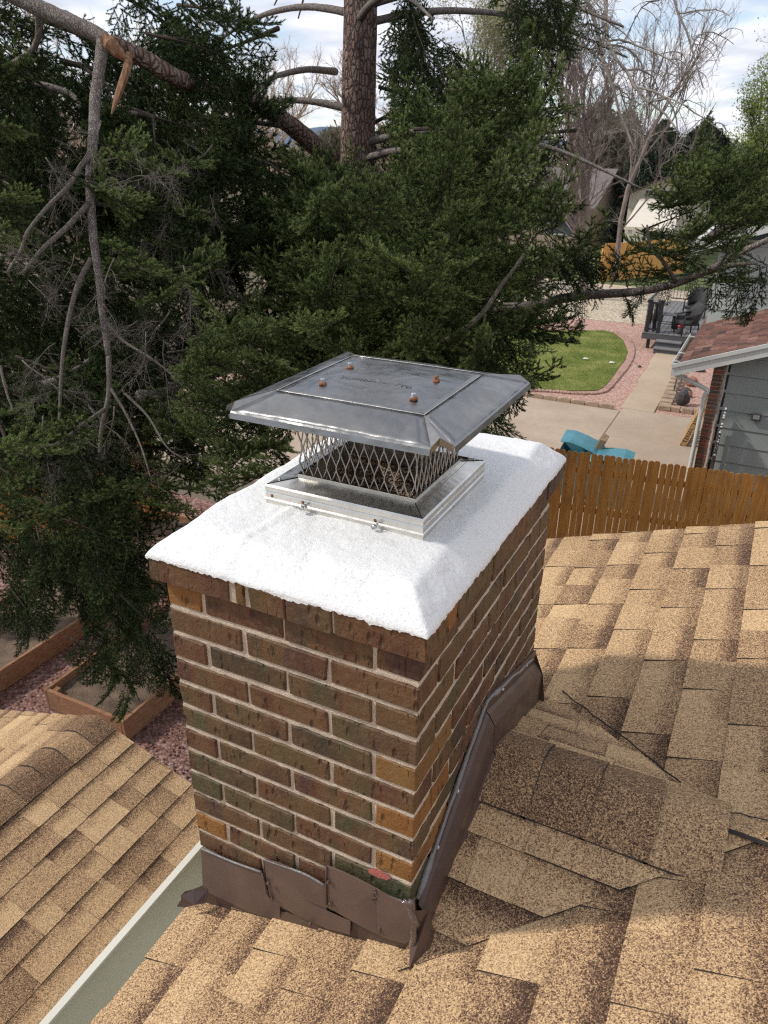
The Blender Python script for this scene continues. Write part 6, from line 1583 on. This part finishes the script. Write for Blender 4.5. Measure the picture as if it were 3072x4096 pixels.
fill(firB, [(-50, 1500), (250, 1600), (450, 1750), (560, 1900), (600, 2100), (500, 2250), (200, 2300), (-50, 2150)], 30, (4.6, 5.4), NB+NB+ND, (.45, .7), -.05, 23, axis=TB, holes=((560, 2000, 90, 110),))
fill(firB, [(-50, 0), (130, 150), (60, 500), (120, 800), (-50, 1300)], 12, (4.9, 5.5), NB+NS_, (.45, .7), -.1, 24, axis=TB)
fill(firB, [(470, 500), (850, 750), (900, 1100), (640, 1350), (500, 1250), (460, 800)], 20, (5.0, 5.7), NB+NS_, (.4, .65), -.2, 25, axis=TB)
# lowest drooping foliage reaching below the chimney top
fill(firB, [(470, 2200), (650, 2250), (660, 2700), (600, 2850), (520, 2740), (420, 2500), (160, 2560), (60, 2450), (120, 2280)], 48, (5.4, 7.2), CH_+ND, (.45, .70), -.7, 26, axis=TB, roll=.9)
tips(firB, [(640, 2560, 660, 2900, 6, 6), (600, 2480, 520, 2800, 6, 6), (320, 2350, 290, 2600, 6, 6), (200, 2350, 130, 2560, 6, 6), (420, 2350, 420, 2640, 6, 6), (640, 2300, 560, 2560, 6, 6), (70, 2300, 40, 2500, 6, 6)], ND, 27)

# ---------------------------------------------------------------- bare and budding trees
def tree_wood(seed, H, r0, levels=5, spread=.55, up=.25, first=.25, kids=(3, 4, 4, 4, 3), lenf=(.62, .6, .55, .5, .5), start=None, lean=(0, 0)):
    r = np.random.default_rng(seed); segs = []; tipl = []
    def br(p, d, L, rad, dep):
        K = 5 if dep < 3 else 3; pts = [p.copy()]; dd = d.copy()
        for i in range(K):
            dd = dd+r.normal(0, .10+.03*dep, 3)+np.array([0, 0, up*.10*(1 if dep else 0)]); dd /= np.linalg.norm(dd); pts.append(pts[-1]+dd*L/K)
        segs.append((pts, rad, rad*(.55 if dep < levels-1 else .3), dep))
        if dep >= levels-1: tipl.append((pts[-1], dd)); return
        n = kids[dep]
        for j in range(n):
            f = first+(1-first)*(j+r.uniform(.2, .9))/n if dep == 0 else r.uniform(.25, 1.0)
            i = min(K-1, int(f*K)); q = pts[i]+(pts[i+1]-pts[i])*(f*K-i); a = r.uniform(0, 2*math.pi); _, u, v = frame_of(dd)
            dn = dd*math.cos(spread*r.uniform(.6, 1.3))+(u*math.cos(a)+v*math.sin(a))*math.sin(spread*r.uniform(.6, 1.3)); dn[2] += up*.5; dn /= np.linalg.norm(dn)
            br(q, dn, L*lenf[dep]*r.uniform(.8, 1.15), rad*(.36 if dep == 0 else .5)*r.uniform(.85, 1.15), dep+1)
    br(np.array(start if start is not None else (0, 0, 0), float), np.array([lean[0], lean[1], 1.0])/np.linalg.norm([lean[0], lean[1], 1]), H, r0, 0)
    return segs, tipl
def bare_tree(px, py_base, dist_pt, H, r0, seed, label, mat=M_BARE, leaves=None, nleaf=0, lsize=.06, lspread=.25, **k):
    x, y = dist_pt; root = empty('bare_tree' if not leaves else 'budding_tree', (x, y, G), label=label, category='tree')
    segs, tl = tree_wood(seed, H, r0, **k); off = np.array([x, y, G-.05])
    mt_ = MB(); mc = MB()
    for pts, ra, rb, dep in segs:
        P = np.array(pts)+off; tube(mt_ if dep < 1 else mc, P, np.linspace(ra, rb, len(P)), 8 if dep < 1 else (5 if dep < 3 else 3), caps=False)
    mt_.obj('trunk', mat, root); mc.obj('branches', mat, root, kind='stuff')
    if leaves:
        r = np.random.default_rng(seed+1); allp = np.array([s_[0][-1] for s_ in segs if s_[3] >= 2]+[s_[0][1] for s_ in segs if s_[3] >= 3])+off
        idx = r.integers(len(allp), size=nleaf); c = allp[idx]+r.normal(0, lspread, (nleaf, 3)); a = r.normal(size=(nleaf, 3)); b = r.normal(size=(nleaf, 3))
        a *= lsize/np.linalg.norm(a, axis=1)[:, None]; b *= lsize/np.linalg.norm(b, axis=1)[:, None]
        me = tri_mesh('leaves', np.stack([c-a, c+a, c+b], 1), np.clip(r.normal(.5, .2, nleaf), 0, 1)[:, None].repeat(3, 1), [leaves]); o = link('leaves', me, root); o['kind'] = 'stuff'
    return root
def gpt(px, dist):      # ground point in the column px at a horizontal distance
    d = ray(px, 2048)[:2]; d = d/np.linalg.norm(d); return CO[0]+d[0]*dist, CO[1]+d[1]*dist
K6 = dict(levels=6, kids=(9, 6, 5, 5, 4, 3), lenf=(.52, .55, .55, .52, .5, .5))
bare_tree(0, 0, gpt(2200+20, 35), 6.2, .22, 301, 'big bare tree with fine pinkish twigs standing left of the cream house', first=.22, spread=.60, up=.45, levels=6, kids=(11, 6, 5, 5, 4, 3), lenf=(.62, .55, .55, .5, .5, .5))
bare_tree(0, 0, gpt(2330, 40), 7.2, .13, 302, 'tall bare tree with upswept branches against the clouds', first=.3, spread=.5, up=.5, levels=6, kids=(9, 6, 5, 4, 4, 3), lenf=(.55, .55, .55, .5, .5, .5))
bare_tree(0, 0, (gp(960, 175)[0]+.3, gp(960, 175)[1]-1), 2.6, .075, 303, 'small young bare tree with a forked pale trunk near the far fence', mat=M_BARE2, first=.35, spread=.6, up=.3, levels=5, kids=(6, 5, 4, 4, 3), lenf=(.62, .55, .5, .5, .5))
bare_tree(0, 0, gpt(3010, 62), 11, .26, 304, 'tall tree in pale bud at the right edge of the sky', mat=M_BARE, leaves=M_LEAFP, nleaf=9000, lsize=.085, lspread=.45, first=.3, spread=.55, up=.35, levels=6, kids=(8, 5, 5, 4, 3, 3), lenf=(.55, .55, .55, .5, .5, .5))
for i, (px, ds_, H, lab, lf, sd) in enumerate(((2760, 60, 7.0, 'fresh green tree left of the tall pale budding tree', M_LEAFY, 311), (2900, 66, 7.5, 'broad yellow green tree below the tall budding tree', M_LEAFP, 312), (2700, 72, 6.0, 'bright lime green tree beside the dark juniper', M_LEAFY, 313),
                               (1830, 70, 10, 'pale yellow budding tree peeking over the fir left of the sky gap', M_LEAFP, 314), (1960, 74, 10.5, 'pale yellow budding tree right behind the upswept fir tips', M_LEAFP, 315), (3080, 58, 6.5, 'dense green tree cut off by the right picture edge', M_LEAFY, 316))):
    bare_tree(0, 0, gpt(px, ds_), H*1.12, .16, sd, lab, leaves=lf, nleaf=12000, lsize=.10, lspread=.40, first=.15, spread=.5, up=.45, levels=5, kids=(12, 6, 5, 4, 3), lenf=(.5, .5, .5, .5, .5))
for i, (px, ds_, H, r0, lab) in enumerate(((60, 22, 6.5, .16, 'bare tan tree behind the left fir at the picture edge'), (420, 26, 8, .2, 'bare tan tree behind the snapped fir limb'), (820, 30, 8, .2, 'bare tan tree seen through the middle fir gaps'), (1120, 34, 9, .2, 'bare tan tree left of the main fir trunk'), (1620, 38, 9, .2, 'bare tan tree right of the main fir trunk'))):
    bare_tree(0, 0, gpt(px, ds_), H*.75, r0, 330+i, lab, mat=M_DEADT, first=.12, spread=.6, up=.35, **{k: v for k, v in K6.items()})
# bare drooping branch reaching in from the top right
dr = empty('drooping_bare_branch', at(2400, -250, 9), label='pale bare branches drooping in from the top against the sky', category='branch')
r_ = np.random.default_rng(9)
def droop(P0, d0, L, rad, dep, m):
    K = 9; pts = [np.array(P0)]; d = np.array(d0, float)
    for i in range(K): d = d+r_.normal(0, .16, 3)+np.array([0, 0, -.16 if dep else -.10]); d /= np.linalg.norm(d); pts.append(pts[-1]+d*L/K)
    tube(m, pts, np.linspace(rad, rad*.35, K+1), 5, caps=False)
    if dep < 3:
        for i in range(1, K):
            if r_.random() < (.85 if dep < 2 else .5): dn = d*.4+r_.normal(0, .6, 3); dn[2] = abs(dn[2])*.3-.1; droop(pts[i], dn/np.linalg.norm(dn), L*r_.uniform(.3, .55), rad*.5, dep+1, m)
    return pts
for (a, b, L, rad) in (((2300, -150, 9), (2520, 130, 8.6), 2.3, .030), ((2480, -200, 9), (2900, 0, 8.6), 2.0, .022), ((2420, -100, 8.8), (2460, 420, 8.6), 2.4, .026), ((1900, -150, 10), (2250, 60, 9.5), 2.6, .022)):
    A, B = at(*a), at(*b); m = MB(); droop(A, (B-A)/np.linalg.norm(B-A), L, rad, 0, m); m.obj('branch', M_BARE2, dr)
# dark junipers on the skyline
for i, (px, ds_, w_, h_, lab) in enumerate(((2420, 58, 2.2, 7.0, 'dark rounded juniper left of the skyline pair'), (2560, 62, 2.6, 7.2, 'dark rounded juniper right of the skyline pair'))):
    x, y = gpt(px, ds_); root = empty('juniper', (x, y, G), label=lab, category='juniper'); n = 26000; r = np.random.default_rng(400+i)
    t_ = r.random(n); a = r.uniform(0, 6.28, n); rr = w_*np.sqrt(np.clip(1-(t_*1.05)**2.2, 0, 1))*(.75+.25*r.random(n))*(1+.18*np.sin(a*5+t_*9)); c = np.stack([x+rr*np.cos(a), y+rr*np.sin(a), G+.3+t_*h_], 1)+r.normal(0, .12, (n, 3))
    u = r.normal(size=(n, 3))*.09; v = r.normal(size=(n, 3))*.09; link('foliage', tri_mesh('juniper_foliage', np.stack([c-u, c+u, c+v], 1), np.clip(r.normal(.5, .2, n), 0, 1)[:, None].repeat(3, 1), [M_JUN]), root)['kind'] = 'stuff'
    m = MB(); tube(m, [(x, y, G), (x, y, G+h_*.8)], [.18, .06], 8); m.obj('trunk', M_BARE, root)
# distant tree line closing the horizon
n = 90000; r = np.random.default_rng(500); a = np.radians(r.uniform(-80, 35, n)); D_ = 130+25*np.sin(a*9)+r.uniform(-14, 14, n); top = 5.5+2.5*np.sin(a*23)+1.6*np.sin(a*57+1)+.8*np.sin(a*131)
c = np.stack([CO[0]+np.sin(a)*D_, CO[1]+np.cos(a)*D_, G+top*(1-r.random(n)**1.6)+r.normal(0, .4, n)], 1); u = r.normal(size=(n, 3))*.42; v = r.normal(size=(n, 3))*.42
link('tree_line', tri_mesh('tree_line', np.stack([c-u, c+u, c+v], 1), np.clip(.5+.3*np.sin(a*40)+r.normal(0, .15, n), 0, 1)[:, None].repeat(3, 1), [needle_mat('far_trees', (.10, .09, .06), (.19, .165, .12), (.25, .26, .15))]), None, kind='stuff', label='far line of mixed bare and budding trees', category='trees')
